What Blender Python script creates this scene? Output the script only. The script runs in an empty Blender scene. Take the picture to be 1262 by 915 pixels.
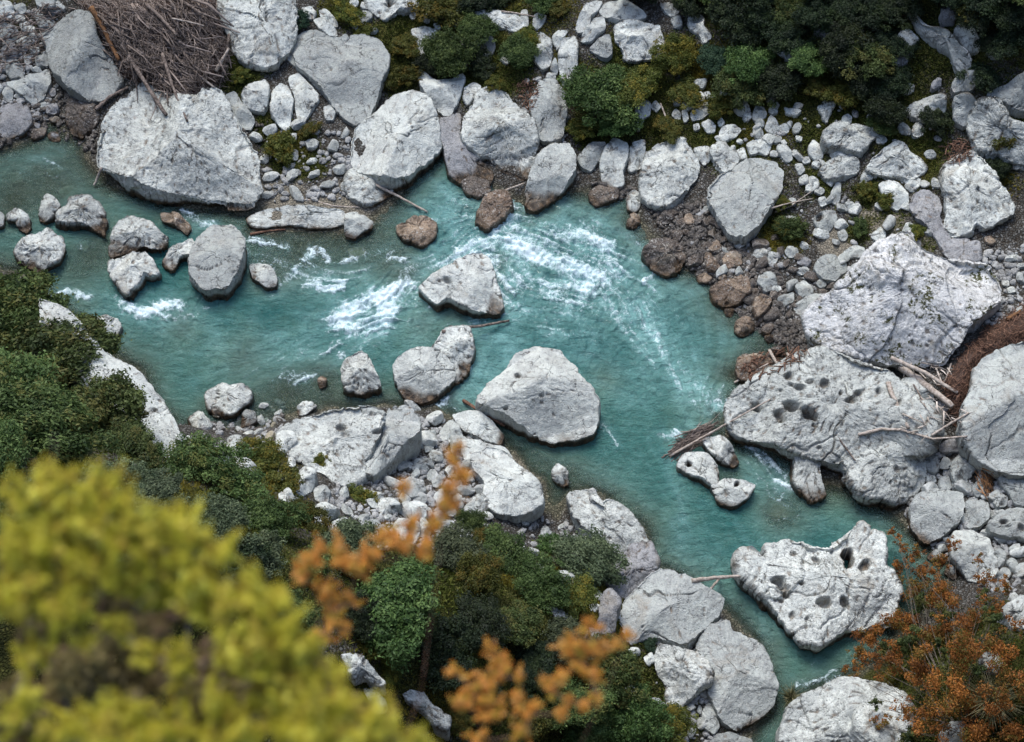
import bpy, math, random
import numpy as np
from mathutils import Vector

random.seed(7); RNG = np.random.default_rng(7)
scene = bpy.context.scene
COL = scene.collection
R = math.radians

# ------------------------------------------------------------------ camera geometry
PITCH = R(60); DIST = 100.0; KPX = 0.25/631.0
CAM = np.array([0.0, -DIST*math.cos(PITCH), DIST*math.sin(PITCH)])
FWD = np.array([0, math.cos(PITCH), -math.sin(PITCH)]); UPV = np.array([0, math.sin(PITCH), math.cos(PITCH)])

def ray(px, py):
    px = np.asarray(px, float); py = np.asarray(py, float)
    d = np.empty(px.shape+(3,)); a = (px-631)*KPX; b = (457.5-py)*KPX
    d[..., 0] = a; d[..., 1] = FWD[1]+b*UPV[1]; d[..., 2] = FWD[2]+b*UPV[2]
    return d
def at(px, py, z):                      # photo pixel -> point at height z
    d = ray(px, py); z = np.asarray(z, float)
    t = (z-CAM[2])/d[..., 2]
    return CAM + d*t[..., None]
def along(px, py, dist):                # photo pixel -> point at a distance from the viewpoint
    d = ray(px, py); d = d/np.linalg.norm(d, axis=-1, keepdims=True)
    return CAM + d*dist

# ------------------------------------------------------------------ noise
def _h(ix, iy, iz, seed):
    n = (ix.astype(np.int64)*374761393 + iy.astype(np.int64)*668265263 + iz.astype(np.int64)*2147483647 + seed*1274126177) & 0xffffffff
    n = ((n ^ (n >> 13))*1274126177) & 0xffffffff
    n = ((n ^ (n >> 16))*2246822519) & 0xffffffff
    return ((n ^ (n >> 15)) & 0xffffff)/float(0xffffff)
def vnoise(x, y, z, seed=0):
    x0 = np.floor(x); y0 = np.floor(y); z0 = np.floor(z)
    fx, fy, fz = x-x0, y-y0, z-z0
    fx = fx*fx*fx*(fx*(fx*6-15)+10); fy = fy*fy*fy*(fy*(fy*6-15)+10); fz = fz*fz*fz*(fz*(fz*6-15)+10)
    r = 0
    for i in (0, 1):
        for j in (0, 1):
            for k in (0, 1):
                w = (fx if i else 1-fx)*(fy if j else 1-fy)*(fz if k else 1-fz)
                r = r + w*_h(x0+i, y0+j, z0+k, seed)
    return r*2-1
def fbm(x, y, z, oct=4, seed=0, gain=.5, ridged=False):
    a, s, t = 1.0, 0, 0
    for o in range(oct):
        n = vnoise(x, y, z, seed+o*17)
        if ridged: n = 1-2*np.abs(n)
        s = s+a*n; t += a; a *= gain
        x, y, z = (x*.8-y*.6)*2.03+3.1, (x*.6+y*.8)*2.03+1.7, z*2.03+5.3
    return s/t
def worley(x, y, seed=0, jit=.9):
    x0 = np.floor(x); y0 = np.floor(y); zz = np.zeros_like(x0)
    f1 = np.full(x.shape, 9.); f2 = np.full(x.shape, 9.); cid = np.zeros(x.shape)
    for i in (-1, 0, 1):
        for j in (-1, 0, 1):
            cx, cy = x0+i, y0+j
            a = _h(cx, cy, zz, seed); b = _h(cx, cy, zz+1, seed)
            d = np.hypot(cx+.5+(a-.5)*jit-x, cy+.5+(b-.5)*jit-y)
            m = d < f1
            f2 = np.where(m, f1, np.minimum(f2, d)); cid = np.where(m, _h(cx, cy, zz+2, seed), cid); f1 = np.where(m, d, f1)
    return f1, f2, cid
def sst(a, b, x):
    t = np.clip((x-a)/(b-a), 0, 1); return t*t*(3-2*t)
def inpoly(x, y, P):
    c = np.zeros(np.shape(x), bool); n = len(P)
    for i in range(n):
        x1, y1 = P[i][0], P[i][1]; x2, y2 = P[(i+1) % n][0], P[(i+1) % n][1]
        if y1 == y2: continue
        c ^= ((y1 > y) != (y2 > y)) & (x < (x2-x1)*(y-y1)/(y2-y1)+x1)
    return c
def distpoly(x, y, P, closed=True):
    d = np.full(np.shape(x), 1e9); n = len(P)
    for i in range(n if closed else n-1):
        ax, ay = P[i][0], P[i][1]; bx, by = P[(i+1) % n][0], P[(i+1) % n][1]
        vx, vy = bx-ax, by-ay; L = vx*vx+vy*vy+1e-12
        t = np.clip(((x-ax)*vx+(y-ay)*vy)/L, 0, 1)
        d = np.minimum(d, (x-ax-t*vx)**2+(y-ay-t*vy)**2)
    return np.sqrt(d)

# ------------------------------------------------------------------ tagging and linking
def tag(o, label=None, cat=None, group=None, kind=None):
    if label: o['label'] = label
    if cat: o['category'] = cat
    if group: o['group'] = group
    if kind: o['kind'] = kind
    return o
def empty(name, loc, label, cat, group=None):
    o = bpy.data.objects.new(name, None); COL.objects.link(o)
    o.location = [float(v) for v in loc]; o.empty_display_size = .3
    return tag(o, label, cat, group)
def mesh_np(name, V, F, mat, parent=None, loc=None, attrs=None, smooth=True):
    """V (n,3), F (m,k) with k 3 or 4 (or a list of such arrays)"""
    V = np.asarray(V, np.float32); Fs = F if isinstance(F, list) else [F]
    me = bpy.data.meshes.new(name)
    me.vertices.add(len(V)); me.vertices.foreach_set('co', V.ravel())
    tot = sum(f.size for f in Fs); npl = sum(len(f) for f in Fs)
    me.loops.add(tot); me.polygons.add(npl)
    me.loops.foreach_set('vertex_index', np.concatenate([f.ravel() for f in Fs]).astype(np.int32))
    sizes = np.concatenate([np.full(len(f), f.shape[1]) for f in Fs])
    st = np.concatenate([[0], np.cumsum(sizes)[:-1]]).astype(np.int32)
    me.polygons.foreach_set('loop_start', st)
    me.polygons.foreach_set('use_smooth', np.full(npl, smooth, bool))
    me.update(calc_edges=True); me.validate()
    for k, a in (attrs or {}).items():
        at_ = me.attributes.new(k, 'FLOAT', 'POINT'); at_.data.foreach_set('value', np.asarray(a, np.float32))
    if mat: me.materials.append(mat)
    o = bpy.data.objects.new(name, me); COL.objects.link(o)
    if parent is not None: o.parent = parent
    if loc is not None: o.location = [float(v) for v in loc]
    return o
def tube_np(pts, rads, n=7, wob=0, seed=1):
    pts = np.asarray(pts, float); m = len(pts); rads = np.asarray(rads, float)
    t = np.gradient(pts, axis=0); t /= np.linalg.norm(t, axis=1, keepdims=True)+1e-9
    ref = np.array([.31, .17, .93]); u = np.cross(t, ref); u /= np.linalg.norm(u, axis=1, keepdims=True)+1e-9
    w = np.cross(t, u); a = np.linspace(0, 2*math.pi, n, endpoint=False)
    rr = rads[:, None]*(1+wob*RNG.uniform(-1, 1, (m, n)))
    V = pts[:, None, :]+rr[..., None]*(np.cos(a)[None, :, None]*u[:, None, :]+np.sin(a)[None, :, None]*w[:, None, :])
    V = V.reshape(-1, 3)
    i, j = np.meshgrid(np.arange(m-1), np.arange(n), indexing='ij'); j2 = (j+1) % n
    F = np.stack([i*n+j, i*n+j2, (i+1)*n+j2, (i+1)*n+j], -1).reshape(-1, 4)
    V = np.vstack([V, pts[:1], pts[-1:]]); k = np.arange(n); k2 = (k+1) % n
    c1 = np.stack([k2, k, np.full(n, m*n)], -1); c2 = np.stack([(m-1)*n+k, (m-1)*n+k2, np.full(n, m*n+1)], -1)
    return V, F, np.vstack([c1, c2])
def join_np(parts):
    V = []; Q = []; T = []; o = 0
    for v, q, t in parts:
        V.append(v); Q.append(q+o); T.append(t+o); o += len(v)
    return np.vstack(V), [np.vstack(Q), np.vstack(T)]

# ------------------------------------------------------------------ material helpers
def mat_new(name):
    m = bpy.data.materials.new(name); m.use_nodes = True; m.node_tree.nodes.clear(); return m, m.node_tree
class NT:
    def __init__(s, t): s.t = t
    def n(s, typ, **kw):
        x = s.t.nodes.new(typ)
        for k, v in kw.items(): setattr(x, k, v)
        return x
    def l(s, a, b): s.t.links.new(a, b)
    def val(s, sock, v):
        if hasattr(v, 'is_linked') or isinstance(v, bpy.types.NodeSocket): s.l(v, sock)
        else: sock.default_value = v
    def math(s, op, a, b=None, c=None, clamp=False):
        x = s.n('ShaderNodeMath', operation=op, use_clamp=clamp); s.val(x.inputs[0], a)
        if b is not None: s.val(x.inputs[1], b)
        if c is not None: s.val(x.inputs[2], c)
        return x.outputs[0]
    def mix(s, f, a, b, mode='MIX'):
        x = s.n('ShaderNodeMix', data_type='RGBA', blend_type=mode); s.val(x.inputs[0], f)
        for i, v in ((6, a), (7, b)):
            if isinstance(v, tuple): v = (*v, 1) if len(v) == 3 else v
            s.val(x.inputs[i], v)
        return x.outputs[2]
    def ramp(s, f, lo, hi, a=0., b=1.):
        x = s.n('ShaderNodeMapRange', interpolation_type='SMOOTHSTEP'); s.val(x.inputs[0], f)
        x.inputs[1].default_value = lo; x.inputs[2].default_value = hi; x.inputs[3].default_value = a; x.inputs[4].default_value = b
        return x.outputs[0]
    def noise(s, vec, scale, det=4, rough=.55, dist=0):
        x = s.n('ShaderNodeTexNoise'); s.l(vec, x.inputs['Vector']); x.inputs['Scale'].default_value = scale
        x.inputs['Detail'].default_value = det; x.inputs['Roughness'].default_value = rough; x.inputs['Distortion'].default_value = dist
        return x.outputs[0]
    def voro(s, vec, scale, feature='F1', out=0):
        x = s.n('ShaderNodeTexVoronoi', feature=feature); s.l(vec, x.inputs['Vector']); x.inputs['Scale'].default_value = scale
        return x.outputs[out]
    def attr(s, name): x = s.n('ShaderNodeAttribute', attribute_name=name); return x.outputs['Fac']
    def bump(s, h, strength, dist, normal=None):
        x = s.n('ShaderNodeBump'); s.l(h, x.inputs['Height']); x.inputs['Strength'].default_value = strength; x.inputs['Distance'].default_value = dist
        if normal is not None: s.l(normal, x.inputs['Normal'])
        return x.outputs[0]

def rock_material(name, lo, mid, hi, rough=.85, moss=0., crack=1., speck=.5, edge=.55, fleck=0.):
    m, t = mat_new(name); N = NT(t)
    tc = N.n('ShaderNodeTexCoord'); oi = N.n('ShaderNodeObjectInfo')
    va = N.n('ShaderNodeVectorMath', operation='ADD'); N.l(tc.outputs['Object'], va.inputs[0])
    sc = N.n('ShaderNodeVectorMath', operation='SCALE'); sc.inputs[0].default_value = (37, 91, 53); N.l(oi.outputs['Random'], sc.inputs['Scale']); N.l(sc.outputs[0], va.inputs[1])
    P = va.outputs[0]
    big = N.noise(P, .7, 5, .6, .4); med = N.noise(P, 3.2, 6, .65); fin = N.noise(P, 14, 5, .7)
    c = N.mix(N.ramp(big, .35, .65), mid, hi)
    c = N.mix(N.ramp(med, .45, .72), c, lo); c = N.mix(N.ramp(N.noise(P, 1.9, 7, .75, .5), .54, .66, 0, .6*speck), c, tuple(v*.6 for v in lo))
    c = N.mix(N.ramp(fin, .38, .62, 0, .4), c, N.mix(.3, hi, (.8, .8, .8)))
    mp = N.n('ShaderNodeMapping'); N.l(P, mp.inputs[0]); mp.inputs['Rotation'].default_value = (.3, .2, .5); mp.inputs['Scale'].default_value = (.8, 3.2, 1.6)
    str_ = N.noise(mp.outputs[0], 3.4, 6, .75, .6); c = N.mix(N.ramp(str_, .57, .64, 0, .55*speck), c, tuple(v*.3 for v in lo))
    # dark lichen specks and pale scratches
    sp = N.ramp(N.noise(P, 8, 6, .78), .565, .625, 0, speck)
    c = N.mix(sp, c, tuple(v*.34 for v in lo))
    vv = N.n('ShaderNodeTexVoronoi', feature='DISTANCE_TO_EDGE'); vv.inputs['Scale'].default_value = 1.3
    dv = N.n('ShaderNodeVectorMath', operation='ADD'); N.l(P, dv.inputs[0])
    nv = N.n('ShaderNodeTexNoise'); N.l(P, nv.inputs['Vector']); nv.inputs['Scale'].default_value = 2.2; nv.inputs['Detail'].default_value = 5
    sv = N.n('ShaderNodeVectorMath', operation='SCALE'); N.l(nv.outputs['Color'], sv.inputs[0]); sv.inputs['Scale'].default_value = .9
    N.l(sv.outputs[0], dv.inputs[1]); N.l(dv.outputs[0], vv.inputs['Vector'])
    crk = N.math('MULTIPLY', N.ramp(vv.outputs[0], .0, .022, 1, 0), N.ramp(N.noise(P, .9, 3), .5, .6, 0, crack))
    c = N.mix(N.math('MULTIPLY', crk, .75), c, (.05, .045, .04))
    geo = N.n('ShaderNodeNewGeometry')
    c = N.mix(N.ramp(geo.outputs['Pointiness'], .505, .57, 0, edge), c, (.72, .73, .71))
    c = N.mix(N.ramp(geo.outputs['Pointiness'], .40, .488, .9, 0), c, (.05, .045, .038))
    if fleck:
        fl = N.math('MULTIPLY', N.ramp(N.noise(P, 7, 5, .75), .55, .62), N.ramp(N.noise(P, 1.1, 3), .42, .58)); c = N.mix(N.math('MULTIPLY', fl, fleck), c, (.48, .47, .43))
    dirt_and_foot = N.attr('dirt_and_foot'); c = N.mix(N.math('MULTIPLY', dirt_and_foot, .85), c, N.mix(N.ramp(med, .4, .6), (.03, .024, .018), (.13, .085, .045)))
    if moss > 0:
        mo = N.math('MULTIPLY', N.ramp(N.noise(P, .75, 6, .72), .52, .58), moss)
        mo = N.math('MULTIPLY', mo, N.ramp(N.noise(P, 5, 5, .7), .44, .52))
        c = N.mix(mo, c, N.mix(fin, (.018, .026, .008), (.07, .07, .02)))
    hv = N.n('ShaderNodeHueSaturation'); N.l(c, hv.inputs['Color']); N.l(N.ramp(oi.outputs['Random'], 0, 1, .86, 1.12), hv.inputs['Value']); c = hv.outputs[0]
    stn = N.math('MULTIPLY', N.ramp(N.noise(P, .55, 5, .65, .8), .54, .68, 0, .5), N.ramp(oi.outputs['Random'], .2, .8)); c = N.mix(stn, c, N.mix(med, (.16, .135, .10), (.36, .33, .27)))
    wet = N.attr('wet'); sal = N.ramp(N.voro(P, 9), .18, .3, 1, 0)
    wc = N.mix(N.ramp(med, .4, .6), (.022, .016, .011), (.085, .055, .03))  # dark brown of the wet band, undercut shade painted in with it
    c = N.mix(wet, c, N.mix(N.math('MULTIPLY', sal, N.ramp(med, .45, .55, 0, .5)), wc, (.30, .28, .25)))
    b = N.n('ShaderNodeBsdfPrincipled'); N.l(c, b.inputs['Base Color'])
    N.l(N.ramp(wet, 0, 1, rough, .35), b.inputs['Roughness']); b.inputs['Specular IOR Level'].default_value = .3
    h = N.math('ADD', N.math('MULTIPLY', med, .8), N.math('MULTIPLY', fin, .35))
    h = N.math('SUBTRACT', h, N.math('MULTIPLY', crk, .5))
    vp = N.ramp(N.voro(P, 7), .05, .3); h = N.math('ADD', h, N.math('MULTIPLY', vp, .22))
    N.l(N.bump(h, .9, .14), b.inputs['Normal'])
    o = N.n('ShaderNodeOutputMaterial'); N.l(b.outputs[0], o.inputs[0])
    return m
M = {}
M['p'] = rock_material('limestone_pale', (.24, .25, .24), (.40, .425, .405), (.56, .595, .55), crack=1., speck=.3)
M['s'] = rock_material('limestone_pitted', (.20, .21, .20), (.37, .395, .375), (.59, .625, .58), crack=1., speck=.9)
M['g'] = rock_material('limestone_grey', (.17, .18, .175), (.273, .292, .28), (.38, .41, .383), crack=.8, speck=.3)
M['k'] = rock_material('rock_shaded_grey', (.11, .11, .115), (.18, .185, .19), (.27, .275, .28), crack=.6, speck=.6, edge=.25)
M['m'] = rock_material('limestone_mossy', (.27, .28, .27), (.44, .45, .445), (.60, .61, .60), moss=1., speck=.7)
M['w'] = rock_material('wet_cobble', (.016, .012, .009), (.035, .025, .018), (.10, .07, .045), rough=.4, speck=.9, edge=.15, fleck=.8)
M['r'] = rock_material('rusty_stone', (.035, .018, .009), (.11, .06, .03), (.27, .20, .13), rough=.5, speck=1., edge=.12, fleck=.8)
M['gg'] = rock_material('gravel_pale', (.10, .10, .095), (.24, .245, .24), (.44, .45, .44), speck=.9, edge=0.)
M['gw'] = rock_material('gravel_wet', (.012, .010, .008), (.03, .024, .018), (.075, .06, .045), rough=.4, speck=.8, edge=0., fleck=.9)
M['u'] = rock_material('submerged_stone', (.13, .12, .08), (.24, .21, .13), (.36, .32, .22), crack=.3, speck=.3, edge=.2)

def leaf_material(name, dark, mid, light, alt=None, transl=.25, vary=1.):
    m, t = mat_new(name); N = NT(t); v = N.attr('tone'); q = N.attr('hue'); oi = N.n('ShaderNodeObjectInfo')
    c = N.mix(N.ramp(v, .0, .55), dark, mid); c = N.mix(N.ramp(v, .5, 1.), c, light)
    if alt: c = N.mix(N.ramp(q, .55, .8, 0, .8), c, alt)
    hs = N.n('ShaderNodeHueSaturation'); N.l(c, hs.inputs['Color']); N.l(N.ramp(oi.outputs['Random'], 0, 1, 1-.25*vary, 1+.25*vary), hs.inputs['Value']); N.l(N.ramp(oi.outputs['Random'], 0, 1, .5-.015*vary, .5+.015*vary), hs.inputs['Hue'])
    b = N.n('ShaderNodeBsdfPrincipled'); N.l(hs.outputs[0], b.inputs['Base Color']); b.inputs['Roughness'].default_value = .6; b.inputs['Specular IOR Level'].default_value = .2
    tr = N.n('ShaderNodeBsdfTranslucent'); N.l(hs.outputs[0], tr.inputs[0])
    mx = N.n('ShaderNodeMixShader'); mx.inputs[0].default_value = transl; N.l(b.outputs[0], mx.inputs[1]); N.l(tr.outputs[0], mx.inputs[2])
    o = N.n('ShaderNodeOutputMaterial'); N.l(mx.outputs[0], o.inputs[0]); return m
M['lf_green'] = leaf_material('leaf_green', (.013, .030, .009), (.046, .082, .022), (.125, .18, .055))
M['lf_teal'] = leaf_material('leaf_bluegreen', (.009, .026, .015), (.026, .058, .032), (.065, .11, .06))
M['lf_olive'] = leaf_material('leaf_olive', (.018, .024, .004), (.06, .075, .013), (.14, .15, .035), (.17, .13, .02))
M['lf_holm'] = leaf_material('leaf_oak_green', (.012, .026, .008), (.048, .080, .022), (.14, .195, .062), (.13, .13, .035))
M['lf_grey'] = leaf_material('leaf_grey_green', (.022, .034, .017), (.06, .082, .042), (.15, .18, .095))
M['lf_dark'] = leaf_material('leaf_dark', (.006, .011, .006), (.014, .024, .012), (.038, .056, .024), (.03, .045, .014))
M['lf_yellow'] = leaf_material('leaf_yellow_green', (.15, .13, .015), (.50, .45, .035), (.82, .75, .15), (.42, .30, .05), .4, 0)
M['lf_orange'] = leaf_material('leaf_orange', (.34, .12, .018), (.62, .27, .045), (.80, .48, .17), (.42, .33, .04), .35, 0)
M['lf_rust'] = leaf_material('leaf_rust', (.035, .016, .007), (.21, .083, .018), (.46, .20, .042), (.10, .10, .02), .25)
M['lf_brown'] = leaf_material('leaf_olive_brown', (.05, .035, .018), (.13, .10, .035), (.24, .19, .06), (.16, .09, .06), .3, 0)
M['lf_straw'] = leaf_material('grass_straw', (.07, .08, .03), (.18, .18, .08), (.36, .34, .19))

def wood_material(name, lo, hi, sc=8):
    m, t = mat_new(name); N = NT(t); tc = N.n('ShaderNodeTexCoord')
    a = N.noise(tc.outputs['Object'], sc, 5, .7); q = N.attr('hue')
    c = N.mix(N.ramp(a, .35, .65), lo, hi); c = N.mix(N.ramp(q, .3, 1., 0, .7), c, tuple(min(1, v*1.9) for v in hi))
    b = N.n('ShaderNodeBsdfPrincipled'); N.l(c, b.inputs['Base Color']); b.inputs['Roughness'].default_value = .85; b.inputs['Specular IOR Level'].default_value = .2
    N.l(N.bump(a, .5, .03), b.inputs['Normal']); o = N.n('ShaderNodeOutputMaterial'); N.l(b.outputs[0], o.inputs[0]); return m
M['bark'] = wood_material('bark', (.05, .04, .03), (.14, .12, .10))
M['drift'] = wood_material('driftwood_bleached', (.22, .18, .15), (.46, .41, .36))
M['orange_log'] = wood_material('orange_log', (.10, .055, .03), (.25, .13, .06))
M['twig'] = wood_material('twig_brown', (.055, .042, .036), (.23, .19, .165))
M['twig_red'] = wood_material('twig_red_brown', (.06, .030, .020), (.19, .11, .075))
M['needles'] = wood_material('matted_needles', (.035, .022, .017), (.10, .065, .05), 25)
# ------------------------------------------------------------------ tiles used to write down outlines
S1 = 320/1262; S2 = 332/1262; S3 = 320/1220
TILES = {'P': (0, 0, 1), 'A1': (0, 0, S1), 'A2': (310, 0, S1), 'A3': (620, 0, S1), 'A4': (930, 0, S2),
         'B1': (0, 220, S1), 'B2': (310, 220, S1), 'B3': (620, 220, S1), 'B4': (930, 220, S2),
         'C1': (0, 440, S3), 'C2': (310, 440, S3), 'C3': (620, 440, S3), 'C4': (930, 440, S2),
         'D1': (0, 675, S3), 'D2': (310, 675, S3), 'D3': (620, 675, S3), 'D4': (930, 675, S2),
         'E1': (780, 180, 240/732), 'E2': (1080, 380, 182/463), 'E3': (480, 480, 220/998)}
def pts(s):
    tl, body = s.split(':'); ox, oy, k = TILES[tl.strip()]
    return np.array([[ox+float(a.split(',')[0])*k, oy+float(a.split(',')[1])*k] for a in body.split()])

RIVER = pts('P:-120,180 0,186 40,168 66,150 96,175 112,205 150,235 220,252 300,262 325,258 312,284 370,288 450,284 474,258 505,225 540,190 572,190 596,228 655,256 690,232 740,245 778,240 782,272 806,296 835,330 872,345 895,378 935,395 958,420 990,432 935,440 905,462 925,475 893,505 895,540 985,570 1010,600 1050,600 1110,640 1180,700 1130,770 1060,830 990,862 968,925 975,1010 700,1010 905,930 952,870 935,800 890,750 800,690 790,655 740,612 700,602 688,640 664,590 622,545 560,520 535,498 500,500 430,505 370,505 320,528 285,530 250,522 215,535 190,500 170,462 130,430 60,370 20,335 -120,325')
RIV = at(RIVER[:, 0], RIVER[:, 1], 0.)[:, :2]
# shoals and bars (photo px, radius px, bed depth there)
SHOALS = [(370,300,55,.22),(440,295,45,.2),(330,330,35,.35),(110,315,45,.35),(20,250,50,.3),(60,225,45,.45),(150,300,30,.5),(355,485,40,.22),(300,520,40,.12),(400,470,30,.35),(655,585,30,.35),(700,590,28,.4),
          (960,632,34,.30),(530,475,30,.5),(555,345,26,.6),(880,330,22,.25),(850,300,20,.4),(300,440,40,.7),(500,340,30,.6),(950,440,30,.3),(980,865,16,.15),(620,320,20,.7),(560,380,40,.6),(520,400,30,.7),(745,470,30,.85),(480,310,40,.55),(225,400,30,.7),(900,590,20,.5)]
BUMPS = [(40,900,330,15),(300,1010,260,9),(1255,930,150,9),(1290,60,190,3.5),(1230,60,80,2),(960,20,200,1.5),(1100,40,220,2.),(700,60,90,1.5),(200,20,130,2.0),(560,850,120,3.0),(-120,520,170,6),(1290,480,120,2.0),(1150,330,80,.8),(1180,480,60,.7),(700,820,70,1.6)]

GX0, GX1, GY0, GY1, GS = -70., 70., -64., 60., .2
gx = np.arange(GX0, GX1+.01, GS); gy = np.arange(GY0, GY1+.01, GS)
XX, YY = np.meshgrid(gx, gy, indexing='ij')
sd = distpoly(XX, YY, RIV); ins = inpoly(XX, YY, RIV); sd = np.where(ins, -sd, sd)
sd = sd+.35*fbm(XX*.8, YY*.8, XX*0, 4, 5)
dep = -1.9*(1-np.exp(-np.maximum(-sd, 0)/1.7))-.05
for (px, py, r, d) in SHOALS:
    c = at(px, py, 0.); rr = r/25.2
    w = np.exp(-((XX-c[0])**2+((YY-c[1])*.87)**2)/(rr*rr)); dep = dep*(1-w)+(-d)*w
land = .12+.42*(1-np.exp(-np.maximum(sd, 0)/1.5))+.10*np.maximum(sd-2, 0)+.32*np.maximum(sd-14, 0)
for (px, py, r, d) in BUMPS:
    c = at(px, py, 0.); rr = r/25.2
    land = land+d*np.exp(-((XX-c[0])**2+(YY-c[1])**2)/(rr*rr))*sst(0, 3.5, sd)
land = land+(.28*fbm(XX*.25, YY*.25, XX*0+3, 4, 11)+.10*fbm(XX*1.3, YY*1.3, XX*0+3, 3, 21))*sst(0, 4, sd)
HH = np.where(sd < 0, np.minimum(dep, .0), land)
HH = np.where(np.abs(sd) < .5, HH*sst(-.0, .5, np.abs(sd))+.02*(1-sst(0, .5, np.abs(sd))), HH)
far = np.maximum(YY-30, 0); HH = HH+np.where(sd > 0, 1.1*far, 0)+np.maximum(np.abs(XX)-36, 0)*.9*sst(0, 3, sd)
cl = -2.92*(YY+22.3)+1.2*fbm(XX*.15, YY*.15, XX*0, 4, 31)
cl = np.where(YY < -22, np.minimum(cl, 74+.5*np.maximum(-46-YY, 0)*.6), -99); HH = np.where(cl > HH, cl, HH)
HH = HH.astype(float)
def gridval(G, x, y):
    u = np.clip((np.asarray(x, float)-GX0)/GS, 0, len(gx)-1.001); v = np.clip((np.asarray(y, float)-GY0)/GS, 0, len(gy)-1.001)
    i = u.astype(int); j = v.astype(int); fu, fv = u-i, v-j
    return G[i, j]*(1-fu)*(1-fv)+G[i+1, j]*fu*(1-fv)+G[i, j+1]*(1-fu)*fv+G[i+1, j+1]*fu*fv
def Hf(x, y): return gridval(HH, x, y)
def ground(px, py):
    px = np.asarray(px, float); z = np.zeros(px.shape)
    for _ in range(25):
        p = at(px, py, z); z = z*.45+.55*Hf(p[..., 0], p[..., 1])
    p = at(px, py, z); p[..., 2] = Hf(p[..., 0], p[..., 1]); return p
def topx(p):                            # world -> photo pixel (to look up which patch of ground lies where)
    d = np.asarray(p)-CAM; f = d@FWD
    return 631+(d[..., 0]/f)/KPX, 457.5-((d@UPV)/f)/KPX

# ground cover patches (photo px, radius px, weight)
MOSS = [(360,185,38,1),(385,200,24,.9),(300,92,34,1),(330,160,22,1),(420,15,32,.9),(500,60,55,1),(500,100,30,1),(560,60,60,1),(610,80,55,1),(540,20,50,1),(470,50,30,1),(450,60,20,.8),(700,90,30,.8),(745,150,45,1),(780,110,70,1),(840,100,60,1),(820,165,38,1),(870,165,34,1),
        (930,130,70,.9),(985,150,60,1),(900,172,50,.8),(1010,205,55,.7),(1090,205,40,.6),(1040,140,60,.9),(1120,190,50,.9),(1120,150,60,.8),(960,60,120,1),(1080,60,120,1),(1200,20,90,1),(1230,150,40,.9),(970,215,26,.7),(965,290,32,.8),(1065,235,24,.8),(1110,270,34,.6),(1060,285,22,.7),(1135,300,20,.7),(1235,190,24,.8),
        (60,700,200,1),(250,650,120,1),(400,660,60,.7),(330,570,50,.6),(560,760,120,1),(700,760,90,1),(740,860,110,1),(450,620,30,.5),(470,860,60,.8),(1180,860,130,1),(900,880,24,.6),(20,20,60,.6),(30,50,40,.4),(1245,210,30,.7),(650,25,80,.6),(640,80,40,.7)]
mo = np.zeros_like(XX)
for (px, py, r, w) in MOSS:
    c = ground(px, py); rr = r/25.2*1.15
    mo = np.maximum(mo, w*np.exp(-(((XX-c[0])**2+((YY-c[1])*.87)**2)/(rr*rr))**1.5))
mo = mo*(.75+.5*fbm(XX*.7, YY*.7, XX*0, 4, 51)); mo = np.maximum(mo, sst(26, 31, np.abs(XX))*(.55+.9*fbm(XX*.3, YY*.3, XX*0, 4, 57)))
MOS = np.clip(mo, 0, 1)
SAND = [(430,560,90,.45),(520,620,70,.45),(640,560,60,.4),(1085,265,40,.9),(1030,300,26,.9),(1130,310,26,.8),(1075,245,25,.8),(330,265,60,1),(420,270,50,1),(920,315,14,1),(640,575,40,.6),(300,540,40,.5)]
sa = np.zeros_like(XX)
for (px, py, r, w) in SAND:
    c = ground(px, py); rr = r/25.2
    sa = np.maximum(sa, w*np.exp(-((XX-c[0])**2+((YY-c[1])*.87)**2)/(rr*rr)))

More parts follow.
